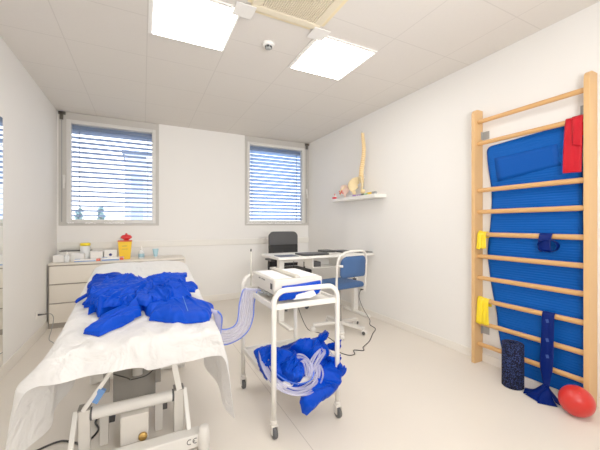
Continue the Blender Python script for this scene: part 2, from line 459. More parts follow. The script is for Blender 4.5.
ax0, ax1, ay0, ay1 = .63, 1.23, 1.52, 2.12
t = thing('air_conditioner', ((ax0+ax1)/2, (ay0+ay1)/2, ZC), 'cream ceiling air conditioning cassette with square grille between the two lights', 'air conditioner')
f = MB()
z0, z1 = ZC-.016, ZC-.001
for lo, hi in (((ax0+.03, ay0+.03), (ax1-.03, ay0+.09)), ((ax0+.03, ay1-.09), (ax1-.03, ay1-.03)), ((ax0+.03, ay0+.09), (ax0+.09, ay1-.09)), ((ax1-.09, ay0+.09), (ax1-.03, ay1-.09))):
    f.box((lo[0], lo[1], z0), (hi[0], hi[1], z1))
f.build('cassette_frame', M['ac_cream'], t, bevel=.006)
g = MB(); x = ax0+.095
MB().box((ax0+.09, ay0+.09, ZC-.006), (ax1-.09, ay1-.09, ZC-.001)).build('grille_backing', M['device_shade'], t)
while x < ax1-.095:
    g.obox((x, (ay0+ay1)/2, ZC-.0115), (.0055, 0, .002), (0, (ay1-ay0)/2-.095, 0), (-.001, 0, .003)); x += .0155
g.build('intake_grille', M['ac_cream'], t)
for (lo, hi) in (((ax0+.08, ay1-.03), (ax1-.08, ay1)), ((ax0+.08, ay0), (ax1-.08, ay0+.03)), ((ax0, ay0+.08), (ax0+.03, ay1-.08)), ((ax1-.03, ay0+.08), (ax1, ay1-.08))):
    MB().box((lo[0], lo[1], ZC-.007), (hi[0], hi[1], ZC-.001)).build('air_outlet', M['ac_slot'], t, bevel=.003)
for cx in (ax0, ax1):
    for cy in (ay0, ay1):
        MB().box((cx-.07, cy-.07, ZC-.022), (cx+.07, cy+.07, ZC-.0165)).build('corner_cover', M['light_frame'], t, bevel=.006)

t = thing('smoke_detector', (.935, 2.443, ZC), 'round white smoke detector on the ceiling between the two light panels', 'smoke detector')
MB().lathe((.935, 2.443, ZC), [(.05, -.001), (.05, -.012), (.044, -.02), (.03, -.024)], 28).build('base', M['light_frame'], t, smooth=True)
MB().lathe((.935, 2.443, ZC), [(.028, -.0235), (.026, -.04), (.018, -.047), (.002, -.048)], 20)  .build('sensor_head', M['bracket'], t, smooth=True)
g = MB()
for k in range(6):
    a = k*PI/3; g.obox((.935+.026*math.cos(a), 2.443+.026*math.sin(a), ZC-.033), V((math.cos(a), math.sin(a), 0))*.003, V((-math.sin(a), math.cos(a), 0))*.010, (0, 0, .007))
g.build('vent_slot', M['black'], t)

# ------------------------------------------------------------------ left wall
tag(MB().box((XL+.001, 1.35, .11), (XL+.008, 3.33, 2.10)).build('wall_mirror', M['mirror']), 'tall frameless mirror on the left wall at the edge of view', 'mirror')
def socket(name, face, c, label):
    """small flush socket plate on a wall; face = wall normal x sign"""
    x = c[0]; t = thing(name, c, label, 'socket')
    MB().box((min(x, x+face*.010), c[1]-.04, c[2]-.04), (max(x, x+face*.010), c[1]+.04, c[2]+.04)).build('cover_plate', M['socket'], t, bevel=.004)
    MB().lathe((x+face*.0095, c[1], c[2]), [(.022, 0), (.022, .002), (.019, .003)], 20, (face, 0, 0)).build('socket_insert', M['white_box'], t, smooth=True)
    return t
socket('wall_socket', 1, (XL+.0005, 4.25, .27), 'white socket on the left wall beside the drawer cabinet')
t = thing('power_plug', (XL+.013, 4.25, .27), 'dark plug with cable in the socket on the left wall', 'plug')
MB().tube([(XL+.014, 4.25, .27), (XL+.05, 4.25, .27), (XL+.09, 4.255, .272)], [.010, .008, .006], 10).build('plug_body', M['dark_grey'], t, smooth=True)
MB().tube(smooth_path([(XL+.09, 4.255, .272), (XL+.125, 4.27, .26), (XL+.14, 4.29, .2), (XL+.12, 4.3, .08), (XL+.12, 4.2, .006), (XL+.2, 4.02, .006), (XL+.24, 3.7, .006)]), .004, 6).build('plug_cable', M['bracket'], t, smooth=True)

# ------------------------------------------------------------------ drawer cabinet
cx0, cx1, cy0, cy1 = XL+.018, .53, 4.62, YB-.04
t = thing('drawer_cabinet', ((cx0+cx1)/2, (cy0+cy1)/2, 0), 'off white laminate cabinet with six handleless drawers below the left window', 'cabinet')
c = MB().box((cx0, cy0+.02, 0), (cx1, cy1, .752)); c.build('carcass', M['cabinet_gap'], t)
MB().box((cx0, cy0-.004, .754), (cx1, cy1, .776)).build('cabinet_top', M['cabinet'], t, bevel=.003)
MB().box((cx1-.018, cy0-.002, 0), (cx1+.001, cy1, .753)).build('side_panel', M['cabinet'], t, bevel=.002)
mid = (cx0+cx1)/2
for a, b_ in ((cx0+.012, mid-.003), (mid+.003, cx1-.022)):
    for za, zb in ((.066, .290), (.305, .516), (.531, .738)):
        d = MB().box((a, cy0, za), (b_, cy0+.019, zb)).build('drawer', M['cabinet'], t, bevel=.003)
TOP = .777
def carton(x0, x1, y0, y1, h, label, m=None, mark=None, name='carton', z=TOP):
    t = thing(name, ((x0+x1)/2, (y0+y1)/2, z), label, 'box')
    MB().box((x0, y0, z), (x1, y1, z+h)).build('box_body', m or M['white_box'], t, bevel=.004)
    fl = MB().box((x0+.004, y0+.004, z+h), (x1-.004, (y0+y1)/2-.001, z+h+.0015)).box((x0+.004, (y0+y1)/2+.001, z+h), (x1-.004, y1-.004, z+h+.0015))
    fl.build('box_flap', M['paper'], t)
    if mark: mark(t, x0, x1, y0, y1, z, h)
    return t
carton(-.975, -.865, 4.72, 4.83, .085, 'small white carton at the left end of the cabinet top beside the wall')
carton(-.80, -.665, 4.73, 4.845, .095, 'white carton in front of the jar with the yellow lid')
carton(-.60, -.465, 4.76, 4.88, .110, 'plain white carton between the yellow lidded jar and the carton with blue print')
def spots(t, x0, x1, y0, y1, z, h):
    MB().lathe((x0+.07, y0-.0005, z+h*.55), [(.018, 0), (.018, .001)], 16, (0, -1, 0)).build('printed_mark', M['indigo'], t)
    MB().box((x0+.01, y0-.0015, z+h*.12), (x1-.01, y0-.0003, z+h*.25)).build('printed_stripe', M['teal'], t)
carton(-.45, -.305, 4.76, 4.88, .125, 'white carton with dark blue print beside the yellow sharps bin', mark=spots)
def stripe(t, x0, x1, y0, y1, z, h):
    MB().box((x1-.045, y0-.0015, z+.004), (x1-.001, y0-.0003, z+h-.003)).build('printed_end', M['orange'], t)
    MB().box((x0+.004, y0-.0015, z+.004), (x1-.05, y0-.0003, z+h*.45)).build('printed_stripe', M['blue_print'], t)
    MB().box((x1-.045, y0+.001, z+h+.0015), (x1-.001, y1-.001, z+h+.0025)).build('printed_top_end', M['orange'], t)
    MB().box((x0+.004, y0+.001, z+h+.0015), (x0+.06, y1-.001, z+h+.0025)).build('printed_top_stripe', M['blue_print'], t)
carton(-.755, -.48, 4.645, 4.715, .032, 'flat blue and white box with orange end, in front of the yellow lidded jar', mark=stripe, name='flat_box')
carton(-.47, -.225, 4.645, 4.715, .042, 'flat blue and white box with orange end, in front of the sharps bin', mark=stripe, name='flat_box')
# cup
t = thing('squeeze_bottle', (-.835, 4.70, TOP), 'small white squeeze bottle beside the leftmost carton on the cabinet', 'bottle')
MB().lathe((-.835, 4.70, TOP), [(.026, 0), (.028, .006), (.028, .075), (.02, .09), (.012, .096)], 20).build('bottle_body', M['clear'], t, smooth=True)
MB().lathe((-.835, 4.70, TOP), [(.013, .0962), (.013, .112), (.006, .13), (.004, .134)], 16).build('bottle_cap', M['white_box'], t, smooth=True)
# tray with dark tools behind
t = thing('instrument_tray', (-.82, 5.0, TOP), 'low tray with dark edge at the back of the cabinet by the wall', 'tray')
tr = MB().box((-.96, 4.975, TOP), (-.62, 5.085, TOP+.01)).box((-.96, 4.975, TOP+.01), (-.95, 5.085, TOP+.11)).box((-.63, 4.975, TOP+.01), (-.62, 5.085, TOP+.11)).box((-.95, 5.075, TOP+.01), (-.63, 5.085, TOP+.11)).box((-.95, 4.975, TOP+.01), (-.63, 4.985, TOP+.10))
tr.build('tray_body', M['white_box'], t, bevel=.002)
MB().box((-.962, 4.973, TOP+.111), (-.618, 4.987, TOP+.121)).box((-.962, 5.073, TOP+.111), (-.618, 5.087, TOP+.121)).build('tray_rim', M['dark_grey'], t, bevel=.002)
# jar with yellow lid
t = thing('plastic_jar', (-.665, 4.94, TOP), 'white plastic jar with a bright yellow lid on the cabinet', 'jar')
jx, jy = -.675, 4.932
t.location = (jx, jy, TOP); OFF[t] = V((jx, jy, TOP))
MB().lathe((jx, jy-.02, TOP), [(.052, 0), (.055, .01), (.055, .17), (.05, .185)], 24).build('jar_body', M['clear'], t, smooth=True)
MB().lathe((jx, jy-.02, TOP), [(.058, .186), (.058, .215), (.054, .222), (.002, .224)], 24).build('jar_lid', M['lid_yellow'], t, smooth=True)
# sharps container
t = thing('sharps_container', (-.215, 4.80, TOP), 'yellow sharps container with a raised red lid on the cabinet', 'sharps container')
def sq(cx, cy, z, w, d): return [V((cx-w, cy-d, z)), V((cx+w, cy-d, z)), V((cx+w, cy+d, z)), V((cx-w, cy+d, z))]
a, b_ = sq(-.215, 4.80, TOP, .062, .055), sq(-.215, 4.80, TOP+.235, .082, .07)
MB().add(a+b_, [(0,3,2,1),(4,5,6,7),(0,1,5,4),(1,2,6,5),(2,3,7,6),(3,0,4,7)]).build('bin_body', M['yellow'], t, bevel=.008)
MB().box((-.300, 4.728, TOP+.236), (-.130, 4.872, TOP+.25)).build('bin_rim', M['orange'], t, bevel=.005)
MB().lathe((-.20, 4.80, TOP+.250), [(.03, 0), (.034, .012), (.066, .03), (.07, .045), (.05, .068), (.015, .078), (.012, .095), (.002, .097)], 20).build('bin_lid', M['red'], t, smooth=True)
for k in range(3): MB().box((-.25, 4.7393-.0032*(2-k), TOP+.175-.04*k), (-.19+.01*k, 4.7405-.0032*(2-k)+.0035, TOP+.181-.04*k)).build('printed_line', M['hinge'], t)
# bottle and tube
t = thing('dropper_bottle', (-.02, 4.75, TOP), 'white bottle with pointed nozzle right of the sharps bin', 'bottle')
MB().lathe((-.02, 4.75, TOP), [(.036, 0), (.038, .008), (.038, .085), (.024, .11), (.014, .118)], 20).build('bottle_body', M['clear'], t, smooth=True)
MB().lathe((-.02, 4.75, TOP), [(.0385, .02), (.0385, .07)], 20).build('bottle_label', M['teal'], t, smooth=True)
MB().lathe((-.02, 4.75, TOP), [(.016, .1185), (.012, .14), (.004, .168), (.002, .17)], 14).build('bottle_nozzle', M['white_box'], t, smooth=True)
t = thing('gel_tube', (.155, 4.75, TOP), 'pale blue gel tube standing on its cap on the cabinet behind the couch', 'tube')
rows = []
MB().lathe((.155, 4.75, TOP), [(.016, 0), (.016, .022)], 16).build('tube_cap', M['white_box'], t, smooth=True)
for i in range(8):
    q = i/7; rows.append([V((.155+(.022+.018*q)*math.cos(2*PI*k/20), 4.75+(.022*(1-q)+.002)*math.sin(2*PI*k/20), TOP+.0225+.105*q)) for k in range(21)])
MB().grid(rows).build('tube_body', M['teal'], t, smooth=True, weld=True)

# ------------------------------------------------------------------ treatment couch
def cz(y): return .70+.1433*(y-1.6)
SL = V((0, 1, .1433)).normalized(); SN = V((0, -.1433, 1)).normalized()
t = thing('treatment_couch', (0, 2.3, 0), 'white framed scissor lift treatment couch under a white sheet', 'treatment couch')
# padded top (rounded head end), follows the incline
mb = MB(); hw = .335
outl = [(-hw, 1.62), (hw, 1.62)]
for k in range(9):
    a = k*PI/16; outl.append((hw-.12+.12*math.cos(a), 3.0-.12+.12*math.sin(a)))
for k in range(9):
    a = PI/2+k*PI/16; outl.append((-hw+.12+.12*math.cos(a), 3.0-.12+.12*math.sin(a)))
mb.prism([V((x, y, cz(y)-.012)) for x, y in outl], SN*-.06)
mb.build('padded_top', M['pad'], t, bevel=.012)
fr = MB()
for x in (-.22, .20): fr.bar((x, 1.75, cz(1.75)-.098), (x, 2.9, cz(2.9)-.098), .04, .04)
for y in (1.8, 2.3, 2.85): fr.bar((-.22, y, cz(y)-.095), (.20, y, cz(y)-.095), .035, .035)
fr.build('upper_frame', M['couch_metal'], t, bevel=.004)
bs = MB()
bs.box((-.34, 1.78, .02), (.285, 1.86, .09))
bs.box((-.34, 2.86, .02), (.285, 2.94, .09))
bs.box((-.075, 1.86, .022), (.0, 2.86, .06))
base = bs.build('base_frame', M['white_metal'], t, bevel=.006)
for x in (-.34, .30):
    for y in (1.77, 2.90):
        MB().lathe((x, y, 0), [(.026, 0), (.03, .004), (.03, .10), (.026, .13), (.016, .137), (.002, .139)], 20).build('foot', M['white_metal'], t, smooth=True)
for x, x2, dx in ((-.27, -.08, -.05), (.185, .135, .045)):
    MB().box((x-.025, 1.925, .03), (x+.025, 1.975, .285)).build('post', M['couch_metal'], t, bevel=.004)
    MB().bar((x, 1.9, .30), (x2, 1.885, .575), .03, .02).build('lift_arm', M['white_metal'], t, bevel=.003)
    MB().bar((x+dx*.75, 1.95, .28), (x+dx, 1.84, .092), .022, .018).build('strut', M['white_metal'], t, bevel=.003)
    MB().box((x-.028, 1.915, .286), (x+.028, 1.98, .296)).build('post_cap', M['couch_grey'], t, bevel=.003)
MB().tube([(-.243, 1.95, .250), (.158, 1.95, .250)], .031, 18).build('cross_tube', M['white_metal'], t, smooth=False, bevel=.003)
for a, b_ in ((-.2445, -.236), (.15, .1595)): MB().tube([(a, 1.95, .250), (b_, 1.95, .250)], .0325, 18).build('tube_collar', M['dark_grey'], t)
for x in (-.195, .085):
    MB().box((x-.016, 2.17, .24), (x+.016, 2.21, .60)).build('lift_column', M['couch_grey'], t, bevel=.003)
    MB().box((x-.021, 2.05, .006), (x+.021, 2.09, .205)).build('lower_column', M['couch_metal'], t, bevel=.003)
    MB().box((x-.021, 2.091, .10), (x+.05, 2.15, .15)).build('motor_mount', M['dark_grey'], t, bevel=.004)
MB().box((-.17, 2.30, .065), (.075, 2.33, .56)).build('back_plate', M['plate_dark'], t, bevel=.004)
MB().box((-.108, 1.90, .062), (.028, 2.02, .215)).build('motor_housing', M['couch_metal'], t, bevel=.006)
MB().tube([(-.03, 2.2, .30), (-.03, 2.25, .56)], .028, 16).build('actuator', M['couch_metal'], t, smooth=True)
MB().bar((-.222, 1.893, .335), (-.185, 1.888, .395), .022, .034).build('blue_patch', M['blue_print'], t)  # small blue patch on the left lift arm
MB().lathe((.0, 1.90, .10), [(.012, 0), (.012, .012), (.022, .014), (.022, .026), (.012, .03)], 16, (0, -1, 0)).build('brass_knob', M['brass'], t, smooth=True)
MB().tube(smooth_path([(-.16, 2.2, .33), (-.10, 2.1, .345), (-.07, 2.05, .35), (-.06, 2.08, .33), (.02, 2.1, .33), (.08, 2.16, .35)]), .004, 6).build('lift_cable', M['cable'], t, smooth=True)
# CE mark drawn from arcs and bars on the base cross member
ce_ = MB()
def arc(cx, r, zc):
    pts = [V((cx+r*math.cos(a), 1.7788, zc+r*math.sin(a))) for a in [math.radians(60+k*15) for k in range(17)]]
    ce_.tube(pts, .0022, 6)
arc(.226, .013, .060); arc(.256, .013, .060); ce_.tube([(.244, 1.7788, .060), (.254, 1.7788, .060)], .0022, 6)
ce_.build('ce_mark', M['dark_grey'], t)
tag(MB().tube(smooth_path([(-1.0, 1.9, .006), (-.75, 2.05, .006), (-.55, 2.15, .006), (-.42, 2.2, .006), (-.30, 2.12, .006), (-.24, 2.22, .006), (-.26, 2.35, .006), (-.1, 2.5, .006)]), .006, 6).build('floor_cable', M['cable'], None, smooth=True), 'black cable lying on the floor under the treatment couch', 'cable')

# white sheet: flat over the top, hanging at the sides and foot, cone at the corners
hw = .347; y0 = 1.60; y1 = 3.05; drop = .45; fd = .125
def sheet_point(s, v):
    """s across (0 at centre, beyond +-hw hangs), v along (0 at the foot, negative hangs)"""
    sg = 1 if s > 0 else -1; d = max(0, abs(s)-hw); e = max(0, -v)
    yy = y0+max(0, v)
    w = hw
    if yy > y1-.13:
        q = min(1, (yy-(y1-.13))/.13); w = hw-.13*(1-math.sqrt(max(0, 1-q*q)))
    x = sg*min(abs(s), hw)/hw*w; z = cz(yy)+.004
    r = math.hypot(d, e)
    wob = noise.noise(V((s*5, v*5, 3.3)))
    if r > 0:
        a = math.atan2(e, d)
        dec = math.exp(-max(0, v)/.28)
        k = (.26*dec+.03) if sg > 0 else (.62*dec+.03)
        kk = k; k = k*min(r, .15)/r + (.10*dec+.02)*max(0, r-.15)/r
        ripple = .022*math.sin(yy*17+sg*1.3)*min(1, d/.25)*min(1, .3+v*1.5 if v > 0 else .3)
        ro = min(r, .035)
        x += sg*math.cos(a)*(k*r+ripple); y = yy-math.sin(a)*(k*.55*r+.008) - (.010*math.sin(s*16+.6)+.006*math.sin(s*37))*min(1, e/.08)*(1 if d == 0 else .4)
        z -= r*math.sqrt(max(.05, 1-k*k)) - .25*ro*(1-ro/.035)
        if d > 0: z += .03*math.sin(yy*6+sg)*min(1, d/.3)
        yy = y
    else:
        em = min(hw-abs(s), v)
        z -= .010*math.exp(-em/.012)
        f = .25+math.exp(-v/.25)
        z += .012*f*wob + .012*f*(1-2*abs(noise.noise(V((s*9+v*4, v*5-s*2, 1.7))))) +   .007*f*(1-2*abs(noise.noise(V((s*15-v*9, v*13, 4.7))))) + .0025*noise.noise(V((s*8, v*2.5, 9)))
    return V((x, yy, z))
ss = sorted(set([round(-hw-drop+i*(drop/22), 5) for i in range(23)] + [round(-hw+i*(2*hw/48), 5) for i in range(49)] + [round(hw+i*(drop/22), 5) for i in range(23)]))
vv = [-fd+i*fd/8 for i in range(9)] + [.01+i*(y1-y0-.01)/70 for i in range(71)]
sh = MB().grid([[sheet_point(s, v) for s in ss] for v in vv]).build('couch_sheet', M['sheet'], None, smooth=True, subdiv=1, loc=(0, 2.3, .78))
tag(sh, 'white paper sheet draped over the couch, hanging at both sides', 'sheet')

# blue garment on the couch
def cbase(x, y): return 0
CO, CU, CV, CN = V((0, 1.6, .712)), V((1, 0, 0)), SL, SN
def cpt(p): return (p[0], (p[1]-1.6)*1.0102)
t = thing('compression_garment', (0, 2.1, cz(2.1)+.012), 'royal blue padded compression garment lying crumpled across the white couch', 'garment')
def cp(mb, pts, h, seed, lift=0, **kw):
    return puff(mb, [cpt(p) for p in pts], CO+CN*lift, CU, CV, CN, h, seed=seed, **kw)
HI = dict(rings=42, N=190, jag=.018)
def gp(name, layers, m=M['blue']):
    mb = MB()
    for pts, h, seed, lift, kw in layers:
        k2 = dict(HI); k2.update(kw); cp(mb, pts, h, seed, lift=lift, **k2)
    return mb.build(name, m, t, smooth=True)
gp('left_leg', [([(-.295,2.28),(-.24,2.40),(-.22,2.47),(-.05,2.52),(.02,2.36),(.03,2.05),(-.01,1.90),(-.10,1.92),(-.15,1.99),(-.20,1.93),(-.235,1.99),(-.255,1.97),(-.25,2.06),(-.285,2.08),(-.27,2.17)], .042, 3, 0, dict(wr=.014, freq=13, crisp=True, folds=28, amp=.046, fw=.05, fdir=2.2, fspread=.7))])
gp('right_leg', [([(-.02,2.30),(.04,2.44),(.20,2.45),(.27,2.38),(.25,2.2),(.25,2.0),(.16,1.86),(.04,1.85),(-.02,2.0)], .050, 5, 0, dict(wr=.014, freq=13, folds=26, amp=.040, fw=.05, fdir=1.5, fspread=.5))])
gp('upper_flap', [([(-.31,2.57),(-.20,2.67),(-.09,2.60),(-.10,2.47),(-.19,2.40),(-.28,2.31),(-.31,2.42)], .028, 9, 0, dict(wr=.004, crisp=True, folds=8, amp=.022, fw=.04, fdir=1.8))], M['blue_dark'])
gp('lower_left_leg', [([(-.245,1.745),(-.18,1.70),(-.10,1.765),(-.01,1.85),(.0,1.98),(-.10,1.98),(-.18,1.90),(-.205,1.83)], .022, 11, .010, dict(jag=.005, wr=.006, crisp=True, folds=10, amp=.026, fw=.05, fdir=2.3)),
   ([(-.249,1.742),(-.18,1.695),(-.10,1.76),(-.04,1.83),(-.14,1.88),(-.21,1.83)], .012, 12, 0, dict(jag=.004, wr=.003, crisp=True))])
gp('rolled_leg', [([(.03,1.80),(.14,1.72),(.295,1.685),(.315,1.70),(.37,1.85),(.355,1.87),(.27,2.0),(.13,1.99),(.05,1.96)], .046, 13, 0, dict(jag=.005, wr=.005, freq=7, crisp=True, folds=7, amp=.020, fdir=0.2, fspread=.3))])
FK = dict(wr=.006, freq=14, crisp=True, folds=10, amp=.032, fw=.035)
gp('overlapping_fold', [([(-.27,2.10),(-.20,2.19),(-.08,2.30),(.02,2.33),(.04,2.20),(-.02,2.10),(-.10,2.03),(-.18,2.03)], .022, 15, .048, dict(FK, fdir=2.2)),
   ([(-.25,2.02),(-.13,2.08),(-.02,2.06),(-.06,1.97),(-.14,1.93),(-.22,1.95)], .020, 21, .040, dict(FK, fdir=2.6))])
gp('overlapping_fold', [([(.02,2.28),(.08,2.36),(.16,2.42),(.28,2.42),(.29,2.36),(.22,2.30),(.27,2.25),(.20,2.20),(.10,2.16),(.03,2.18)], .020, 16, .046, dict(FK, fdir=1.6)),
   ([(.10,2.19),(.24,2.17),(.315,2.11),(.29,2.03),(.18,2.05),(.10,2.10)], .018, 17, .044, dict(FK, fdir=1.2))])
gp('waist_fold', [([(-.02,2.17),(.02,2.30),(.05,2.17),(.06,1.95),(.01,1.89),(-.04,1.97)], .024, 18, .045, dict(wr=.006, freq=14, folds=9, amp=.03, fw=.04, fdir=0, fspread=.4)),
   ([(.03,2.0),(.10,2.03),(.16,1.98),(.12,1.90),(.05,1.93)], .016, 19, .050, dict(FK, fdir=.8))])
for pts in ([(-.34,2.12),(-.28,2.28),(-.26,2.27),(-.33,2.10)], [(-.30,2.07),(-.24,2.20),(-.22,2.17),(-.285,2.05)]):
    mb = MB(); cp(mb, pts, .010, 20, lift=.02, wr=.002, crisp=True, N=40, rings=6); mb.build('fastening_strap', M['blue_dark'], t, smooth=True)
for (x, a, b_) in ((.21, 1.73, 1.96),):
    MB().tube([CO+CU*x+CV*((y-1.6)*1.01)+CN*(.058+.003*math.sin(y*9)) for y in [a+(b_-a)*k/8 for k in range(9)]], .0018, 5).build('seam', M['blue_print'], t)

# ------------------------------------------------------------------ trolley
tx0, tx1, ty0, ty1 = .68, 1.12, 1.69, 2.31
t = thing('tubular_trolley', ((tx0+tx1)/2, (ty0+ty1)/2, 0), 'white two tier tubular trolley on black castors beside the couch', 'trolley')
def hoop(y):
    r = .075; zt = .85; pts = [V((tx0, y, .105))]
    pts.append(V((tx0, y, .45))); pts.append(V((tx0, y, zt-r-.02)))
    for k in range(9): a = PI-k*PI/16; pts.append(V((tx0+r+r*math.cos(a), y, zt-r+r*math.sin(a))))
    for k in range(9): a = PI/2-k*PI/16; pts.append(V((tx1-r+r*math.cos(a), y, zt-r+r*math.sin(a))))
    pts += [V((tx1, y, zt-r-.02)), V((tx1, y, .45)), V((tx1, y, .105))]
    return MB().tube(pts, .0155, 14)
for y in (ty0, ty1): hoop(y).build('tube_hoop', M['white_metal'], t, smooth=True)
for z, nm in ((.75, 'upper_shelf'), (.285, 'lower_shelf')):
    s = MB()
    s.box((tx0+.012, ty0+.012, z), (tx1-.012, ty1-.012, z+.004))
    for lo, hi in (((tx0-.004, ty0+.016), (tx0+.010, ty1-.016)), ((tx1-.010, ty0+.016), (tx1+.004, ty1-.016)), ((tx0+.016, ty0-.004), (tx1-.016, ty0+.010)), ((tx0+.016, ty1-.010), (tx1-.016, ty1+.004))):
        s.box((lo[0], lo[1], z-.012), (hi[0], hi[1], z+.022))
    s.build(nm, M['white_metal'], t, bevel=.003)
for x in (tx0, tx1):
    for y in (ty0, ty1):
        g = MB(); dx = -.018 if x == tx0 else .018
        g.lathe((x, y, 0), [(.02, .104), (.021, .095), (.021, .085), (.01, .08)], 14)
        g.box((x-.022, y-.02, .07), (x+.022, y+.016, .083))
        for sx in (-.018, .018): g.box((x+sx-.002, y-.024, .028), (x+sx+.002, y+.010, .072))
        c = g.build('castor', M['chrome'] if False else M['couch_metal'], t, bevel=.002)
        MB().lathe((x-.013, y-.008, .033), [(.012, 0), (.030, .001), (.033, .006), (.033, .020), (.030, .025), (.012, .026)], 24, (1, 0, 0)).build('castor_wheel', M['dark_grey'], c, smooth=True)
MB().tube([(tx0+.055, ty1-.02, .775), (tx0+.055, ty1-.02, 1.035)], .005, 8).build('upright_rod', M['strap'], t, smooth=True)
MB().tube([(tx0+.055, ty1-.02, 1.035), (tx0+.055, ty1-.02, 1.055)], .006, 8).build('rod_tip', M['dark_grey'], t, smooth=True)

# pressure device on the upper shelf
Z = .776
dx0, dx1, dy0, dy1 = .70, 1.05, 1.765, 2.18
t = thing('compression_pump', ((dx0+dx1)/2, (dy0+dy1)/2, Z), 'white box shaped compression pump on the upper trolley shelf', 'device')
d = MB().box((dx0+.015, dy0, Z+.03), (dx1, dy1, Z+.125)).box((dx0+.07, dy0+.01, Z), (dx1, dy1-.01, Z+.03)).build('pump_case', M['device'], t, bevel=.007)
MB().box((dx0+.012, dy0+.006, Z+.048), (dx0+.0152, dy1-.006, Z+.12)).build('front_panel', M['device'], t, bevel=.001)
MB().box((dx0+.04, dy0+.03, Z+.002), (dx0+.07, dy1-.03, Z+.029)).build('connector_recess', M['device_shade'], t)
for k in range(5): MB().tube([(dx0+.012, 1.86+.05*k, Z+.018), (dx0+.05, 1.86+.05*k, Z+.018)], .009, 10).build('hose_connector', M['bracket'], t, smooth=True)
MB().box((dx0+.009, 1.795, Z+.062), (dx0+.0122, 1.825, Z+.098)).build('power_switch', M['black'], t, bevel=.001)
for k, w in enumerate((.03, .02, .035)): MB().box((dx0+.0105, 1.925+.042*k, Z+.098), (dx0+.0121, 1.925+.042*k+w, Z+.106)).build('printed_mark', M['dark_grey'], t)
MB().lathe((dx0+.10, dy0+.0005, Z+.075), [(.012, 0), (.012, .004), (.008, .006)], 16, (0, -1, 0)).build('side_socket', M['black'], t)
# sheets of paper and the strap lying over it
tp = Z+.1262
for (x0, x1, y0_, y1_, lab) in ((.725, .845, 1.79, 2.15, 'white paper sheet on top of the pump, left of the beige bar'), (.90, 1.04, 1.80, 2.16, 'white paper sheet on top of the pump, right of the beige bar')):
    rows = [[V((x0+(x1-x0)*i/6, y0_+(y1_-y0_)*j/8, tp+.001+.004*abs(noise.noise(V((i*.5, j*.4, x0)))))) for i in range(7)] for j in range(9)]
    tag(MB().grid(rows).build('paper_sheet', M['paper'], None, smooth=True, thick=.001, loc=(x0, y0_, tp)), lab, 'paper')
tag(MB().box((.855, 1.762, tp+.0005), (.89, 2.185, tp+.014)).box((.862, 1.768, tp+.014), (.883, 2.18, tp+.019)).build('clamp_bar', M['strap'], None, bevel=.004, loc=(.87, 1.97, tp)), 'beige bar lying across the top of the pump between two sheets', 'bar')

# blue cloth pressed between pump and trolley hoop
t = thing('folded_garment', (.88, 1.735, Z), 'folded royal blue cloth on the upper trolley shelf in front of the pump', 'garment')
mb = MB()
puff(mb, [(-.145, .0), (-.12, .088), (-.02, .09), (.15, .103), (.155, .06), (.13, .02), (.07, .0)], V((.88, 1.752, Z)), V((1,0,0)), V((0,0,1)), V((0,-1,0)), .028, seed=31, wr=.008, freq=14, crisp=True)
mb.build('cloth_fold', M['blue'], t, smooth=True)
mb = MB(); puff(mb, [(-.06, .004), (-.045, .032), (.0, .042), (.08, .055), (.10, .02), (.06, .004)], V((.88, 1.7225, Z)), V((1,0,0)), V((0,0,1)), V((0,-1,0)), .006, seed=32, wr=.004, freq=20, crisp=True)
mb.build('paper_label', M['paper'], t, smooth=True)

# hose ribbon from the pump down and across to the garment
ctr = [(.685, 2.05, .790), (.66, 2.075, .785), (.640, 2.086, .70), (.625, 2.06, .625), (.595, 2.03, .565), (.538, 1.99, .538), (.456, 1.92, .548), (.400, 1.86, .585), (.385, 1.80, .66), (.372, 1.77, .735), (.345, 1.765, .765)]
wid = [V(w_) for w_ in ((-.03,.04,0),(-.04,.03,0),(-.045,.02,0),(-.045,.02,.01),(-.035,.012,.03),(-.015,.005,.042),(0,0,.046),(0,0,.042),(-.012,0,.03),(-.02,.02,.012),(-.02,.035,0))]
C1 = smooth_path(ctr, 6); W_ = smooth_path(wid, 6)
t = thing('hose_ribbon', (.66, 2.075, .78), 'translucent lilac hose ribbon with blue edges hanging between pump and couch', 'hose')
for k in range(6):
    q = -.8+1.6*k/5
    MB().tube([c+w*q for c, w in zip(C1, W_)], .0085, 8).build('clear_tube', M['lilac'], t, smooth=True)
for q in (-1, 1): MB().tube([c+w*q for c, w in zip(C1, W_)], .0048, 8).build('blue_edge', M['blue_edge'], t, smooth=True)

# big blue bundle on the lower shelf
LO, LU, LV, LN = V((.9, 1.72, .30)), V((1,0,0)), V((0,.6614,.75)), V((0,-.75,.6614))
t = thing('garment_bundle', (.9, 1.95, .31), 'big royal blue garment bundle with hoses spilling from the lower trolley shelf', 'garment')
def lp(pts, h, seed, lift, m=M['blue'], name='folded_leg', **kw):
    mb = MB(); kw = dict(dict(jag=.012, rings=36, N=150, folds=13, amp=.034, fw=.045, fspread=3), **kw); puff(mb, pts, LO+LN*lift, LU, LV, LN, h, seed=seed, **kw); return mb.build(name, m, t, smooth=True)
mb = MB(); puff(mb, [(-.19, .05), (-.17, .30), (-.05, .36), (.12, .42), (.19, .40), (.19, .05), (.0, .02)], V((.9, 1.70, .313)), V((1,0,0)), V((0,1,0)), V((0,0,1)), .055, seed=40, wr=.015)
mb.build('inner_layer', M['blue_dark'], t, smooth=True)
lp([(-.233,.204),(.026,.183),(.22,.087),(.219,-.024),(.037,-.093),(-.117,-.047),(-.232,.052)], .045, 41, -.06, M['blue_dark'], 'inner_layer', wr=.02)
lp([(-.277,.212),(-.229,.222),(-.143,.213),(-.052,.164),(-.006,.085),(-.012,.006),(-.049,-.045),(-.117,-.047),(-.166,.009),(-.227,.069),(-.263,.135)], .06, 42, -.04, wr=.008, freq=10)
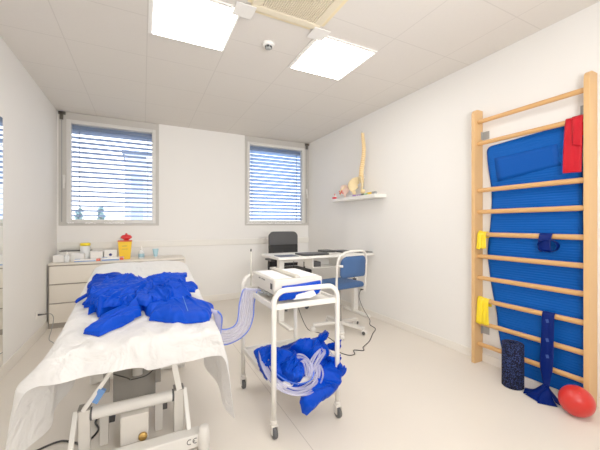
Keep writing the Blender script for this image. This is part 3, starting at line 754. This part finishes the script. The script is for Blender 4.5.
lp([(-.16,.09),(-.06,.12),(.0,.08),(-.01,.01),(-.05,-.04),(-.11,-.03),(-.15,.03)], .045, 43, .02, wr=.016, freq=14, crisp=True)
lp([(-.036,.194),(.037,.215),(.167,.193),(.218,.121),(.19,.073),(.096,.065),(.024,.111),(-.03,.167)], .055, 44, .0, wr=.006, freq=12)
lp([(-.073,-.134),(-.054,-.1),(.028,-.062),(.099,.014),(.207,.056),(.253,-.018),(.236,-.089),(.156,-.137),(.027,-.174),(-.052,-.208),(-.077,-.186)], .055, 45, -.02, wr=.006, freq=9, crisp=True, fdir=.8, fspread=.6, jag=.005)
lp([(.183,.074),(.263,.059),(.252,-.055),(.214,-.035)], .03, 46, .0, wr=.006, crisp=True)
lp([(.119,.187),(.203,.232),(.205,.173),(.143,.149)], .012, 47, .05, name='fastening_strap', wr=.004, crisp=True)
lp([(.204,.145),(.278,.11),(.262,.090),(.193,.119)], .010, 48, .03, name='fastening_strap', wr=.003, crisp=True)
def coil(pts, n, spread, lift, r=.0075):
    P2 = smooth_path([LO+LU*a+LV*b_+LN*l for a, b_, l in pts], 8)
    for k in range(n):
        q = (k-(n-1)/2)*spread; out = []; rk = random.Random(k*7+n); w1, w2 = rk.uniform(.1, .25), rk.uniform(0, 6)
        for i, p in enumerate(P2):
            tg = (P2[min(i+1, len(P2)-1)]-P2[max(i-1, 0)]).normalized(); sd = tg.cross(LN).normalized()
            out.append(p+sd*(q*(1+.35*math.sin(i*w1+w2))+.004*math.sin(i*.21+w2*2))+LN*(lift+.008*math.sin(i*.3+k)))
        MB().tube(out, r, 8).build('hose_loop', M['lilac'], t, smooth=True)
coil([(-.227,.19,.02),(-.245,.11,.02),(-.225,.03,.025),(-.165,-.045,.03),(-.08,-.085,.035),(.009,-.08,.045),(.061,-.03,.06),(.060,.02,.075)], 6, .0085, .0, .0055)
coil([(-.085,.088,.07),(-.045,.085,.085),(-.012,.055,.09),(.004,.012,.08),(.0,-.025,.06)], 5, .010, .0, .006)
coil([(.0,-.03,.06),(.018,.0,.085),(.045,.035,.095),(.085,.075,.095),(.125,.10,.085),(.155,.10,.06)], 5, .010, .0, .006)
coil([(.15,.115,.055),(.19,.09,.055),(.225,.045,.05),(.245,-.01,.04),(.25,-.05,.03)], 2, .010, .0, .005)
P2 = smooth_path([LO+LU*a+LV*b_+LN*l for a, b_, l in [(-.21,.05,.05),(-.15,-.018,.06),(-.07,-.052,.065),(.0,-.045,.075),(.03,.0,.085)]], 8)
MB().tube(P2, .004, 6).build('blue_edge', M['blue_edge'], t, smooth=True)

# ------------------------------------------------------------------ desk group
ZT = .86
t = thing('work_desk', (2.05, 3.56, 0), 'white desk on two T legs against the right wall under the right window', 'desk')
MB().box((1.372, 3.27, ZT-.028), (XR-.004, 3.85, ZT)).build('desk_top', M['desk'], t, bevel=.003)
bm_ = MB().box((1.56, 3.58, ZT-.10), (2.67, 3.62, ZT-.029))
bm_.build('cross_beam', M['desk'], t, bevel=.003)
for x in (1.54, 2.68):
    MB().box((x-.035, 3.565, .035), (x+.035, 3.635, ZT-.03)).build('leg', M['desk'], t, bevel=.006)
    MB().box((x-.032, 3.28, .002), (x+.032, 3.84, .034)).build('foot', M['desk'], t, bevel=.012)
b0 = MB()
b0.box((1.86, 3.35, .70), (2.24, 3.57, .712)).box((1.86, 3.35, .712), (1.872, 3.57, ZT-.029)).box((2.228, 3.35, .712), (2.24, 3.57, ZT-.029)).box((1.872, 3.56, .712), (2.228, 3.57, ZT-.029))
b0.build('hanging_shelf', M['desk'], t, bevel=.002)
MB().box((1.90, 3.37, .713), (1.99, 3.5, .775)).build('dark_interior', M['dark_grey'], t, bevel=.004)  # dark block in place of the shelf's dark interior
def laptop(x, y, w, d, label, h=.02, name='closed_laptop', cat='laptop'):
    t = thing(name, (x, y, ZT+.0005), label, cat)
    MB().box((x-w/2, y-d/2, ZT+.0005), (x+w/2, y+d/2, ZT+h*.6)).build('base', M['black'], t, bevel=.003)
    MB().box((x-w/2, y-d/2, ZT+h*.6+.0005), (x+w/2, y+d/2, ZT+h)).build('lid', M['dark_grey'], t, bevel=.003)
laptop(1.90, 3.44, .36, .24, 'dark closed laptop lying on the desk right of the black chair', .024)
laptop(2.27, 3.70, .16, .20, 'small dark device at the back of the desk', .028, 'desk_device', 'device')
laptop(2.48, 3.60, .20, .26, 'thin dark tablet on the desk behind the blue chair', .020, 'tablet', 'tablet')
tag(MB().box((1.42, 3.33, ZT+.0005), (1.66, 3.52, ZT+.006)).box((1.44, 3.345, ZT+.006), (1.64, 3.505, ZT+.008)).build('desk_pad', mat('dark_slate_pad', (64, 74, 96), .5), None, bevel=.002, loc=(1.54, 3.42, ZT)), 'flat slate blue pad on the left end of the desk', 'pad')
t = thing('desk_folder', (2.66, 3.40, ZT), 'flat black folder at the right end of the desk by the wall', 'folder')
MB().box((2.57, 3.30, ZT+.0005), (2.75, 3.52, ZT+.004)).build('cover', M['black'], t)
MB().box((2.572, 3.302, ZT+.0042), (2.748, 3.516, ZT+.013)).build('paper_stack', M['bracket'], t)
MB().box((2.57, 3.30, ZT+.0132), (2.75, 3.52, ZT+.017)).build('front_cover', M['black'], t, bevel=.001)

# black office chair behind the desk, facing it
def rr_outline(w, h0, h1, r):
    pts = []
    for k in range(7): a = k*PI/12; pts.append((w-r+r*math.cos(a), h1-r+r*math.sin(a)))
    for k in range(7): a = PI/2+k*PI/12; pts.append((-w+r+r*math.cos(a), h1-r+r*math.sin(a)))
    r2 = min(.04, r)
    if h0 == .925: r2 = .004
    for k in range(5): a = PI+k*PI/8; pts.append((-w+r2+r2*math.cos(a), h0+r2+r2*math.sin(a)))
    for k in range(5): a = 1.5*PI+k*PI/8; pts.append((w-r2+r2*math.cos(a), h0+r2+r2*math.sin(a)))
    return pts
bx, by = 1.99, 4.42
t = thing('office_chair', (bx, by-.1, 0), 'black high backed office chair behind the desk in front of the right window', 'chair')
MB().prism([V((bx+a, by+.10, h)) for a, h in rr_outline(.245, .58, .9245, .012)], (0, .05, 0)).build('backrest', M['black_mesh'], t, bevel=.004)
MB().prism([V((bx+a, by+.10, h)) for a, h in [p for p in rr_outline(.245, .925, 1.13, .085)]], (0, .05, 0)).build('headrest_panel', M['grey_mesh'], t, bevel=.004)
MB().prism([V((bx+a, by-.14+h, .50)) for a, h in rr_outline(.25, -.25, .24, .06)], (0, 0, .08)).build('seat', M['black_mesh'], t, bevel=.025)
for sx in (-1, 1):
    MB().tube(smooth_path([(bx+sx*.245, by+.0, .52), (bx+sx*.30, by-.02, .56), (bx+sx*.30, by-.02, .70)]), .016, 8).build('arm_post', M['black'], t, smooth=True)
    MB().box((bx+sx*.30-.035, by-.20, .70), (bx+sx*.30+.035, by+.06, .73)).build('armrest', M['black'], t, bevel=.01)
MB().bar((bx, by+.16, .46), (bx, by+.16, .85), .06, .015).build('back_support', M['black'], t, bevel=.004)
MB().tube([(bx, by-.14, .10), (bx, by-.14, .499)], .028, 14).build('gas_column', M['black'], t, smooth=True)
MB().bar((bx, by-.12, .485), (bx, by+.168, .485), .06, .028).build('seat_bracket', M['black'], t)
for k in range(5):
    a = k*2*PI/5+.3; p = V((bx+.28*math.cos(a), by-.14+.28*math.sin(a), .07))
    MB().bar((bx, by-.14, .10), p, .045, .03).build('base_spoke', M['black'], t, bevel=.006)
    MB().lathe(p+V((0, 0, -.042))-V((-math.sin(a), math.cos(a), 0))*.02, [(.012, 0), (.027, .003), (.027, .037), (.012, .04)], 16, (-math.sin(a), math.cos(a), 0)).build('castor', M['dark_grey'], t, smooth=True)

# blue swivel chair, its back towards the viewpoint
ox, oy, rz = 2.055, 3.06, .13          # hub; turned towards the desk
CA, SA = math.cos(rz), math.sin(rz)
def L(x, y, z): return V((ox+x*CA-y*SA, oy+x*SA+y*CA, z))
t = thing('swivel_chair', (ox, oy, 0), 'blue upholstered swivel chair with white tubular frame in front of the desk', 'chair')
seat = MB(); o2 = rr_outline(.215, -.20, .22, .09)
rows = []
for sc_, zz in ((.86, .520), (.97, .527), (1.0, .545), (.99, .565), (.93, .580), (.6, .588), (.2, .585)):
    rows.append([L(a*sc_, (h-.01)*sc_+.0, zz) for a, h in o2] + [L(o2[0][0]*sc_, (o2[0][1]-.01)*sc_, zz)])
sb = MB().grid(rows); n_ = len(o2)
sb.add([p for p in rows[0][:-1]], [tuple(range(n_))]); sb.add([p for p in rows[-1][:-1]], [tuple(range(n_))])
sb.build('seat', M['chair_blue'], t, smooth=True, weld=True)
def bp_(a, h, off):   # curved backrest surface
    return L(a, -.215+off-.05*(1-(a/.2)**2)-.10*(h-.64)*.6, h)
rows = []
bo = rr_outline(.185, .655, .895, .08)
cxh = .77
front = []
for off, sc_ in ((.022, .0), (.024, .5), (.022, .85), (.014, .97), (.0, 1.0), (-.014, .97), (-.022, .85), (-.024, .5), (-.022, 0.0)):
    rows.append([bp_(a*sc_, cxh+(h-cxh)*sc_, off) for a, h in bo+bo[:1]])
MB().grid(rows).build('backrest', M['chair_blue'], t, smooth=True, weld=True)
fp = []
for a, h in ((.22, .515), (.222, .60), (.222, .70), (.222, .80), (.205, .88), (.155, .93), (.08, .948), (0, .95), (-.08, .948), (-.155, .93), (-.205, .88), (-.222, .80), (-.222, .70), (-.222, .60), (-.22, .515)):
    fp.append(bp_(a*.98, h, 0) if h > .6 else bp_(a*.98, h, .0)+V((0, 0, 0)))
fp = [L(.12, -.02, .505), L(.185, -.12, .505)] + fp + [L(-.185, -.12, .505), L(-.12, -.02, .505)]
MB().tube(smooth_path(fp, 5), .0125, 10).build('tube_frame', M['white_metal'], t, smooth=True)
for sx in (-1, 1):
    MB().tube([bp_(sx*.168, .79, -.014), bp_(sx*.217, .79, 0)], .013, 10).build('back_clip', M['white_metal'], t, smooth=True)
MB().box((ox-.09, oy-.09, .494), (ox+.09, oy+.09, .519)).build('seat_plate', M['white_metal'], t, bevel=.005)
MB().tube([(ox, oy, .09), (ox, oy, .30)], .026, 14).tube([(ox, oy, .30), (ox, oy, .493)], .017, 14).build('gas_column', M['couch_grey'], t, smooth=False)
MB().tube([L(.05, .02, .485), L(.16, .03, .48), L(.20, .03, .475)], .006, 8).build('height_lever', M['black'], t, smooth=True)
for a in (2.78, -2.06, -1.05, 1.45, .25):
    e = V((ox+.31*math.cos(a), oy+.31*math.sin(a), .075))
    MB().bar((ox, oy, .10), e, .05, .032).build('base_spoke', M['white_metal'], t, bevel=.008)
    pp = V((-math.sin(a), math.cos(a), 0))
    c = MB().lathe(e+V((0, 0, -.045))-pp*.022, [(.012, 0), (.028, .002), (.028, .018), (.022, .02), (.022, .024), (.028, .026), (.028, .042), (.012, .044)], 18, pp).build('castor', M['white_metal'], t, smooth=True)
    MB().lathe(e+V((0, 0, -.045))-pp*.0235, [(.02, 0), (.02, .001)], 14, pp).build('castor_hub', M['dark_grey'], c)

# power cable from the socket by the desk across the floor
socket('wall_socket', -1, (XR-.0005, 3.50, .34), 'white socket low on the right wall beside the desk leg')
t = thing('power_cable', (2.74, 3.5, .34), 'thin black power cable looping over the floor right of the blue chair', 'cable')
MB().tube([(XR-.014, 3.50, .34), (XR-.06, 3.49, .335)], [.016, .012], 10).build('plug', M['black'], t, smooth=True)
MB().tube(smooth_path([(XR-.06, 3.49, .335), (2.64, 3.45, .25), (2.63, 3.35, .12), (2.62, 3.2, .008), (2.50, 3.05, .006), (2.46, 2.90, .006), (2.318, 2.78, .006), (2.14, 2.62, .006), (1.98, 2.52, .006), (1.93, 2.45, .006), (1.85, 2.50, .006), (1.80, 2.42, .006), (1.73, 2.43, .006), (1.70, 2.56, .006), (1.80, 2.78, .006), (1.80, 3.05, .006), (1.72, 3.25, .03), (1.68, 3.50, .40), (1.70, 3.555, .78)]), .0045, 6).build('cable_run', M['cable'], t, smooth=True)
t = thing('desk_adapter', (2.60, 3.55, .45), 'black power adapter hanging on a cable beneath the right end of the desk', 'adapter')
MB().bar((2.60, 3.50, .40), (2.61, 3.51, .50), .05, .03).build('adapter_body', M['black'], t, bevel=.005)
MB().tube(smooth_path([(2.61, 3.51, .5), (2.62, 3.52, .65), (2.60, 3.54, ZT-.03)]), .004, 6).build('adapter_cable', M['cable'], t, smooth=True)

# ------------------------------------------------------------------ wall shelf with anatomical models
sz = 1.625
t = tag(MB().box((2.565, 3.04, sz-.045), (XR-.001, 4.03, sz)).build('wall_shelf', M['desk'], None, bevel=.003, loc=(2.66, 3.5, sz)), 'white floating shelf on the right wall carrying the spine model', 'shelf')
t = thing('spine_model', (2.66, 3.40, sz), 'cream anatomical spine model with pelvis standing on the wall shelf', 'anatomical model')
MB().lathe((2.66, 3.40, sz+.0005), [(.07, 0), (.07, .01), (.062, .014)], 24).build('stand_base', M['white_box'], t, smooth=True)
def spine(q):   # q 0 at the sacrum .. 1 at the top
    return V((2.655+.012*math.sin(q*5), 3.425-.045*q+.022*math.sin(q*PI*2+.4), sz+.24+.60*q))
MB().tube([(2.68, 3.40, sz+.014), (2.685, 3.40, sz+.3), spine(.5)+V((.035, 0, 0)), spine(1)+V((.0, 0, .03))], .005, 8).build('stand_rod', M['chrome'], t, smooth=True)
for k in range(24):
    q = k/23; c = spine(q); r = .030-.013*q
    d = (spine(min(1, q+.02))-spine(max(0, q-.02))).normalized()
    vb = MB().lathe(c-d*.009, [(r, 0), (r*.86, .006), (r*.86, .012), (r, .018)], 14, d)
    vb.bar(c+V((r*.6, 0, 0)), c+V((r*.6+.022, 0, -.012)), .006, .012)
    for sgn in (-1, 1): vb.bar(c+V((r*.5, sgn*r*.6, 0)), c+V((r*.8, sgn*(r+.014), .002)), .006, .010)
    vb.build('vertebra', M['bone'], t, smooth=False)
    if k < 23:
        c2 = c.lerp(spine((k+1)/23), .5)
        MB().lathe(c2-d*.0038, [(r*.93, 0), (r*.93, .0076)], 14, d).build('disc', M['disc'], t)
# pelvis: sacrum and two wings
sac = MB(); rows = []
for i in range(8):
    q = i/7; w = .05*(1-q*.8)
    rows.append([V((2.655+.035*math.sin(q*2.2)+.012*math.cos(a)*(1-q*.6), 3.43+w*math.sin(a), sz+.235-.115*q)) for a in [k*2*PI/14 for k in range(15)]])
sac.grid(rows).build('sacrum', M['bone'], t, smooth=True, weld=True)
for sgn in (-1, 1):
    pts = []; rows = []
    for i in range(9):
        q = i/8
        row = []
        for j in range(9):
            s = j/8
            rad = .03+.105*s
            a = math.radians(-62+165*q)
            yy = 3.45+sgn*(.028+rad*math.cos(a)*.95)
            zz = sz+.135+rad*math.sin(a)*.85+.02
            xx = 2.66-.105*s*abs(math.cos(a))**.7*(.75+.25*q)-.012*math.sin(s*PI)
            row.append(V((xx, yy, max(zz, sz+.02))))
        rows.append(row)
    MB().grid(rows).build('hip_bone', M['bone_pale'], t, smooth=True, thick=.016)
    MB().lathe(V((2.63, 3.43+sgn*.085, sz+.07)), [(.012, 0), (.026, .008), (.032, .026), (.024, .046), (.01, .052)], 16, (-.6, sgn*.4, -.5)).build('hip_socket', M['bone'], t, smooth=True)
t = thing('joint_model', (2.655, 3.80, sz), 'small pale pink anatomical joint model with red markings left of the spine model', 'anatomical model')
MB().lathe((2.655, 3.80, sz+.0005), [(.05, 0), (.05, .008), (.044, .011)], 20).build('model_base', M['white_box'], t, smooth=True)
MB().lathe((2.655, 3.80, sz+.0117), [(.014, 0), (.012, .03), (.03, .05), (.055, .08), (.068, .115), (.064, .15), (.05, .175), (.028, .185), (.004, .188)], 18, (0, .1, 1)).build('joint_body', M['pink'], t, smooth=True)
mbx = MB()
for k in range(5): mbx.lathe((2.595-.004*(k % 2), 3.76+.022*k, sz+.07+.016*((k*2) % 3)), [(.004, 0), (.012, .004), (.012, .012), (.004, .016)], 10, (-1, 0, 0))
mbx.build('red_muscle', M['red'], t, smooth=True)
mbx = MB(); mbx.tube(smooth_path([(2.62, 3.75, sz+.17), (2.59, 3.78, sz+.13), (2.585, 3.82, sz+.09), (2.61, 3.86, sz+.06)]), .012, 10); mbx.build('bone_ridge', M['bone_pale'], t, smooth=True)
def pen(p, q, r, m, m2, label, cat='pen', name='marker_pen'):
    p, q = V(p), V(q); t = thing(name, (p+q)/2, label, cat)
    MB().tube([p, p.lerp(q, .62)], r, 12).build('pen_body', m, t)
    MB().tube([p.lerp(q, .622), q], r*1.08, 12).build('pen_cap', m2, t)
pen((2.585, 3.60, sz+.011), (2.585, 3.46, sz+.011), .010, M['paper'], M['purple'], 'white and purple pen lying on the shelf edge below the spine model')
pen((2.60, 3.44, sz+.011), (2.60, 3.30, sz+.011), .010, M['purple'], M['black'], 'purple pen with black end on the shelf below the pelvis model')
pen((2.63, 3.26, sz+.019), (2.63, 3.09, sz+.019), .018, M['yellow'], M['bracket'], 'thick yellow tube with grey end near the front end of the shelf', 'tube', 'yellow_tube')
pen((2.59, 3.275, sz+.010), (2.59, 3.21, sz+.010), .009, M['green'], M['green'], 'short green pen beside the yellow tube on the shelf')
t = thing('trinket_box', (2.59, 3.985, sz), 'tiny red and white box at the far left end of the wall shelf', 'box')
MB().box((2.572, 3.955, sz+.0005), (2.61, 4.02, sz+.03)).build('box_base', M['red'], t, bevel=.003)
MB().box((2.574, 3.957, sz+.0305), (2.608, 4.018, sz+.05)).build('box_lid', M['white_box'], t, bevel=.003)
MB().lathe((2.59, 3.975, sz+.0503), [(.008, 0), (.009, .012), (.005, .028), (.002, .034)], 10).build('finial', M['orange'], t, smooth=True)

# ------------------------------------------------------------------ wall bars
XF, XW = 2.64, XR-.003
t = thing('wall_bars', (2.70, 1.4, 0), 'beech wood wall bars with ten rungs on the right wall', 'wall bars')
for y in (1.00, 1.80):
    r = .05; pts = [V((XF, y-.016, 0.001)), V((XW, y-.016, 0.001)), V((XW, y-.016, 2.27))]
    for k in range(7): a = PI/2+k*PI/12; pts.append(V((XF+r+r*math.cos(a), y-.016, 2.27-r+r*math.sin(a))))
    MB().prism(pts, (0, .032, 0)).build('post', M['wood'], t, bevel=.003)
RZ = [2.158, 1.963, 1.544, 1.353, 1.152, .957, .765, .568, .362, .172]
RX = 2.69
for z in RZ:
    rows = []
    for y in (1.0165, 1.7835):
        rows.append([V((RX+.015*math.cos(a), y, z+.019*math.sin(a))) for a in [k*2*PI/16 for k in range(17)]])
    r_ = MB().grid(rows); r_.add([p for p in rows[0][:-1]], [tuple(range(16))]); r_.add([p for p in rows[1][:-1]], [tuple(range(16))])
    r_.build('rung', M['wood_rung'], t, smooth=False, weld=True)
for z in (2.04, .29):
    for y, s in ((1.0165, 1), (1.7835, -1)):
        g = MB().box((XW-.03, min(y, y+s*.004), z-.035), (XW, max(y, y+s*.004), z+.035)).box((XW-.004, min(y, y+s*.06), z-.035), (XW, max(y, y+s*.06), z+.035))
        g.build('bracket', M['bracket'], t, bevel=.001)
# post/rung shading handled by light only

# hanging exercise mat behind the rungs
edgeL = [(1.93, 1.735), (1.80, 1.722), (1.62, 1.705), (1.42, 1.69), (1.25, 1.70), (1.10, 1.715), (.95, 1.725), (.80, 1.712), (.65, 1.68), (.50, 1.648), (.35, 1.632), (.20, 1.61), (.10, 1.60), (.02, 1.605)]
edgeR = [(1.97, 1.05), (1.80, 1.055), (1.62, 1.06), (1.42, 1.058), (1.25, 1.055), (1.10, 1.05), (.95, 1.045), (.80, 1.04), (.65, 1.04), (.50, 1.04), (.35, 1.04), (.20, 1.04), (.10, 1.04), (.02, 1.045)]
L2 = smooth_path([(0, y, z) for z, y in edgeL], 5); R2 = smooth_path([(0, y, z) for z, y in edgeR], 5)
L2 = [L2[0].lerp(L2[5], f) for f in (0, .02, .06, .12, .2, .3, .4, .6, .8)]+L2[5:]; R2 = [R2[0].lerp(R2[5], f) for f in (0, .02, .06, .12, .2, .3, .4, .6, .8)]+R2[5:]
rows = []
for i, (a, b_) in enumerate(zip(L2, R2)):
    row = []; dz = (L2[0]-a).z
    if dz < .05: a = a-V((0, .05*(1-math.sqrt(max(0, 1-(1-dz/.05)**2))), 0))
    for j in range(25):
        s = j/24; p = a.lerp(b_, s)
        wave = .010*math.sin(p.z*9+.5)+.006*math.sin(p.z*17)
        xx = 2.738+wave*.6
        row.append(V((min(xx, 2.7485), p.y, p.z)))
    rows.append(row)
t = thing('exercise_mat', (2.72, 1.35, .02), 'blue ridged exercise mat hanging behind the rungs of the wall bars', 'exercise mat')
mm = MB().grid(rows).build('mat_body', M['mat_blue'], t, smooth=True, thick=.012)
pan = []
for i in range(7):
    q = i/6; pan.append([V((2.7285+.0036*math.sin((1.82-.2*q)*9+.5)+.0024*math.sin((1.82-.2*q)*17), 1.66-.02*q-.46*s, 1.815-.205*q+(.02+.045*q)*s)) for s in [j/10 for j in range(11)]])
MB().grid(pan).build('smooth_panel', M['mat_panel'], t, smooth=True, thick=.0015)

# bands on the bars
def strip(mb, pts, wv, n=7, ripple=0):
    P_ = smooth_path(pts, 6); rows = []
    Wv = smooth_path(wv, 6) if isinstance(wv, list) else [V(wv)]*len(P_)
    for i, (p, w) in enumerate(zip(P_, Wv)):
        rows.append([p+w*(-1+2*j/(n-1))+V((ripple*math.sin(j*2.1+i*.25), 0, 0)) for j in range(n)])
    return mb.grid(rows)
t = thing('resistance_band', (RX, 1.08, 1.96), 'red elastic band draped over the second rung from the top at the right post', 'elastic band')
zr = RZ[1]
strip(MB(), [(2.655, 1.084, 1.60), (2.655, 1.082, 1.74), (2.662, 1.080, 1.88), (2.668, 1.078, zr), (2.69, 1.077, zr+.024), (2.7125, 1.077, zr), (2.7115, 1.078, 1.92), (2.7125, 1.08, 1.86)], (0, .052, .003), 9, .0035).build('outer_fold', M['band_red'], t, smooth=True, thick=.002)
strip(MB(), [(2.645, 1.052, 1.78), (2.646, 1.052, 1.86), (2.656, 1.055, 1.94), (2.664, 1.056, zr+.012), (2.69, 1.056, zr+.030), (2.714, 1.056, zr+.01)], [V((0, .026, .012)), V((0, .028, .006)), V((0, .03, 0)), V((0, .034, 0)), V((0, .034, 0)), V((0, .034, 0))], 7, .003).build('inner_fold', M['band_red'], t, smooth=True, thick=.002)
def yellow(y, zr, ln, w, label, seed):
    t = thing('resistance_band', (RX, y, zr), label, 'elastic band')
    for k in range(3):
        rnd = random.Random(seed+k); dy = (k-1)*w*.55; l = ln*(1-.13*rnd.random()); xo = .0035*k
        strip(MB(), [(2.660-xo, y+dy*1.35, zr-l), (2.661-xo, y+dy*1.15, zr-l*.5), (2.667-xo, y+dy, zr), (2.69, y+dy, zr+.0235+xo), (2.7125+xo*.3, y+dy, zr), (2.712, y+dy, zr-l*.25)],
              (0, w*.5, .004*(k-1)), 7, .003).build('band_fold', M['band_yellow'], t, smooth=True, thick=.0018)
yellow(1.735, RZ[4], .135, .034, 'short yellow elastic band tied on the fifth rung from the top at the left post', 5)
yellow(1.725, RZ[7], .215, .046, 'longer yellow elastic band draped on the third rung from the bottom at the left post', 9)
# navy band looped round the middle rung
t = thing('resistance_band', (RX, 1.235, RZ[4]), 'navy blue elastic band looped around the middle rung', 'elastic band')
zr = RZ[4]
strip(MB(), [(2.7115, 1.25, zr-.012), (2.712, 1.25, zr+.005), (2.69, 1.25, zr+.023), (2.667, 1.25, zr+.004), (2.655, 1.252, zr-.05), (2.655, 1.25, zr-.095), (2.67, 1.245, zr-.115)], (0, .042, .0), 7).build('front_loop', M['band_navy'], t, smooth=True, thick=.002)
lo_ = []
for k in range(13):
    a = PI*(1.0-k/12*1.9); lo_.append(V((2.66+.004*math.sin(a*2), 1.228-.0+.062*math.cos(a)*-1, zr-.070+.045*math.sin(a))))
mbx = MB(); rows = [[p+V((d, 0, 0)) for d in (-.022, -.011, 0, .011, .022)] for p in smooth_path(lo_, 3)]
mbx.grid(rows).build('side_loop', M['band_navy'], t, smooth=True, thick=.002)
# long navy band hanging to the floor
t = thing('resistance_band', (RX, 1.235, RZ[7]), 'long navy blue elastic band hanging from a rung down to the floor', 'elastic band')
zr = RZ[7]
strip(MB(), [(2.7115, 1.232, zr-.03), (2.712, 1.232, zr+.004), (2.69, 1.232, zr+.0235), (2.667, 1.232, zr+.004), (2.660, 1.232, zr-.10), (2.659, 1.236, zr-.25), (2.656, 1.240, zr-.38), (2.645, 1.235, .12), (2.62, 1.222, .07)],
      [V((0,.040,0)), V((0,.040,0)), V((0,.040,0)), V((0,.040,0)), V((.003,.041,0)), V((.004,.043,0)), V((.003,.043,0)), V((.004,.032,0)), V((.0,.020,0))], 9, .002).build('hanging_length', M['band_navy'], t, smooth=True, thick=.002)
for k, (pts, wv) in enumerate([
    ([(2.62, 1.225, .07), (2.57, 1.235, .045), (2.54, 1.28, .020), (2.535, 1.325, .006)], [V((.0,.02,0)), V((.03,.02,.01)), V((.045,.01,0)), V((.05,.02,0))]),
    ([(2.62, 1.22, .07), (2.56, 1.20, .05), (2.51, 1.175, .022), (2.47, 1.145, .006)], [V((.0,.02,0)), V((.025,-.02,.012)), V((.035,-.03,0)), V((.035,-.045,0))]),
    ([(2.62, 1.222, .07), (2.59, 1.18, .05), (2.575, 1.14, .016), (2.57, 1.12, .006)], [V((.02,.0,0)), V((.03,.015,0)), V((.035,.01,0)), V((.03,.02,0))]),
    ([(2.60, 1.225, .06), (2.53, 1.235, .03), (2.47, 1.245, .005)], [V((.0,.02,0)), V((.01,.035,0)), V((.015,.045,0))])]):
    strip(MB(), pts, wv, 5).build('loose_end', M['band_navy'], t, smooth=True, thick=.002)
for z in (.53, .39, .27):
    MB().obox((2.6555, 1.232, z), (0, .003, .012), (0, .009, -.003), (.0004, 0, 0)).build('printed_mark', mat('faded_band_print', (40, 70, 150), .6), t)

# foam roller and ball on the floor
rx, ry, rr = 2.535, 1.405, .073
t = thing('foam_roller', (rx, ry, 0), 'dark blue speckled foam roller standing upright before the wall bars', 'foam roller')
MB().lathe((rx, ry, 0.0005), [(rr-.006, 0), (rr, .006), (rr, .328), (rr-.006, .334), (.030, .334), (.027, .330), (.025, .27)], 40).build('roller_body', M['roller'], t, smooth=True)
MB().lathe((rx, ry, .2715), [(.024, 0), (.024, .002)], 24).build('core_plug', M['black'], t)
t = thing('exercise_ball', (2.515, 1.003, 0), 'red rubber ball on the floor at the right post of the wall bars', 'ball')
rb = .094
prof = [(rb*math.sin(k*PI/28), rb-rb*math.cos(k*PI/28)) for k in range(29)]
MB().lathe((2.515, 1.003, .0005), prof, 48).build('ball_shell', M['red_ball'], t, smooth=True)
MB().lathe(V((2.515, 1.003, rb))+V((-.45, -.35, .82)).normalized()*(rb-.0012), [(.006, 0), (.006, .0016), (.004, .0022)], 12, V((-.45, -.35, .82))).build('valve', M['red'], t)

for o in list(SC.objects):
    if o.parent or 'label' not in o: continue
    k = o.name.split('.')[0]
    g = {'carton': 'white cartons on the cabinet top', 'flat_box': 'flat boxes at the cabinet front edge', 'venetian_blind': 'slat blinds outside the windows',
         'shrub': 'shrubs outside the left window', 'paper_sheet': 'paper sheets on the pump', 'resistance_band': 'elastic bands on the wall bars',
         'wall_socket': 'white wall sockets', 'marker_pen': 'pens on the wall shelf'}.get(k)
    if g: o['group'] = g
# ------------------------------------------------------------------ camera, light, world
cam = bpy.data.cameras.new('camera'); co = bpy.data.objects.new('camera', cam); COL.objects.link(co)
cam.sensor_width = 36; cam.lens = 312/600*36; cam.clip_start = .02
co.location = (0, 0, 1.24); co.rotation_euler = (PI/2, 0, -math.atan(157/312)); cam.shift_y = -.5/600
SC.camera = co
w = bpy.data.worlds.new('world'); SC.world = w; w.use_nodes = True
nt = w.node_tree; bg = nt.nodes['Background']
tc = nt.nodes.new('ShaderNodeTexCoord'); sp = nt.nodes.new('ShaderNodeSeparateXYZ'); cr = nt.nodes.new('ShaderNodeValToRGB')
nt.links.new(tc.outputs['Generated'], sp.inputs[0]); nt.links.new(sp.outputs[2], cr.inputs[0]); nt.links.new(cr.outputs[0], bg.inputs[0])
cr.color_ramp.elements[0].position = 0; cr.color_ramp.elements[0].color = srgb((246, 250, 255))
cr.color_ramp.elements[1].position = .6; cr.color_ramp.elements[1].color = srgb((206, 226, 255))
bg.inputs[1].default_value = 6
def area(name, loc, target, sx, sy, power, c=(1, .985, .96)):
    l = bpy.data.lights.new(name, 'AREA'); l.shape = 'RECTANGLE'; l.size = sx; l.size_y = sy; l.energy = power; l.color = c
    o = bpy.data.objects.new(name, l); COL.objects.link(o); o.location = loc
    o.rotation_euler = (V(target)-V(loc)).to_track_quat('-Z', 'Y').to_euler(); return o
l = bpy.data.lights.new('fill_spot', 'SPOT'); l.energy = 300; l.spot_size = math.radians(56); l.spot_blend = 1; l.shadow_soft_size = .35; l.color = (1, .985, .96)  # added spot lamp that brightens the far end of the room
o = bpy.data.objects.new('fill_spot', l); COL.objects.link(o); o.location = (1.55, -1.0, 1.95)
o.rotation_euler = (V((1.45, 5.1, 1.95))-V(o.location)).to_track_quat('-Z', 'Y').to_euler()
# added fill lamps behind the camera: one towards the ceiling, one into the room
area('fill_ceiling', (.6, -.5, 1.5), (1.0, 2.2, 2.75), .6, .6, 50)
area('fill_front', (.4, -1.25, 1.9), (1.0, 3.5, 1.0), 1.6, 1.2, 8)
SC.view_settings.view_transform = 'Standard'
SC.view_settings.look = 'None'
SC.view_settings.gamma = 1.22
SC.view_settings.exposure = -.34
SC.cycles.max_bounces = 10; SC.cycles.diffuse_bounces = 6; SC.cycles.transparent_max_bounces = 24
SC.cycles.use_denoising = True
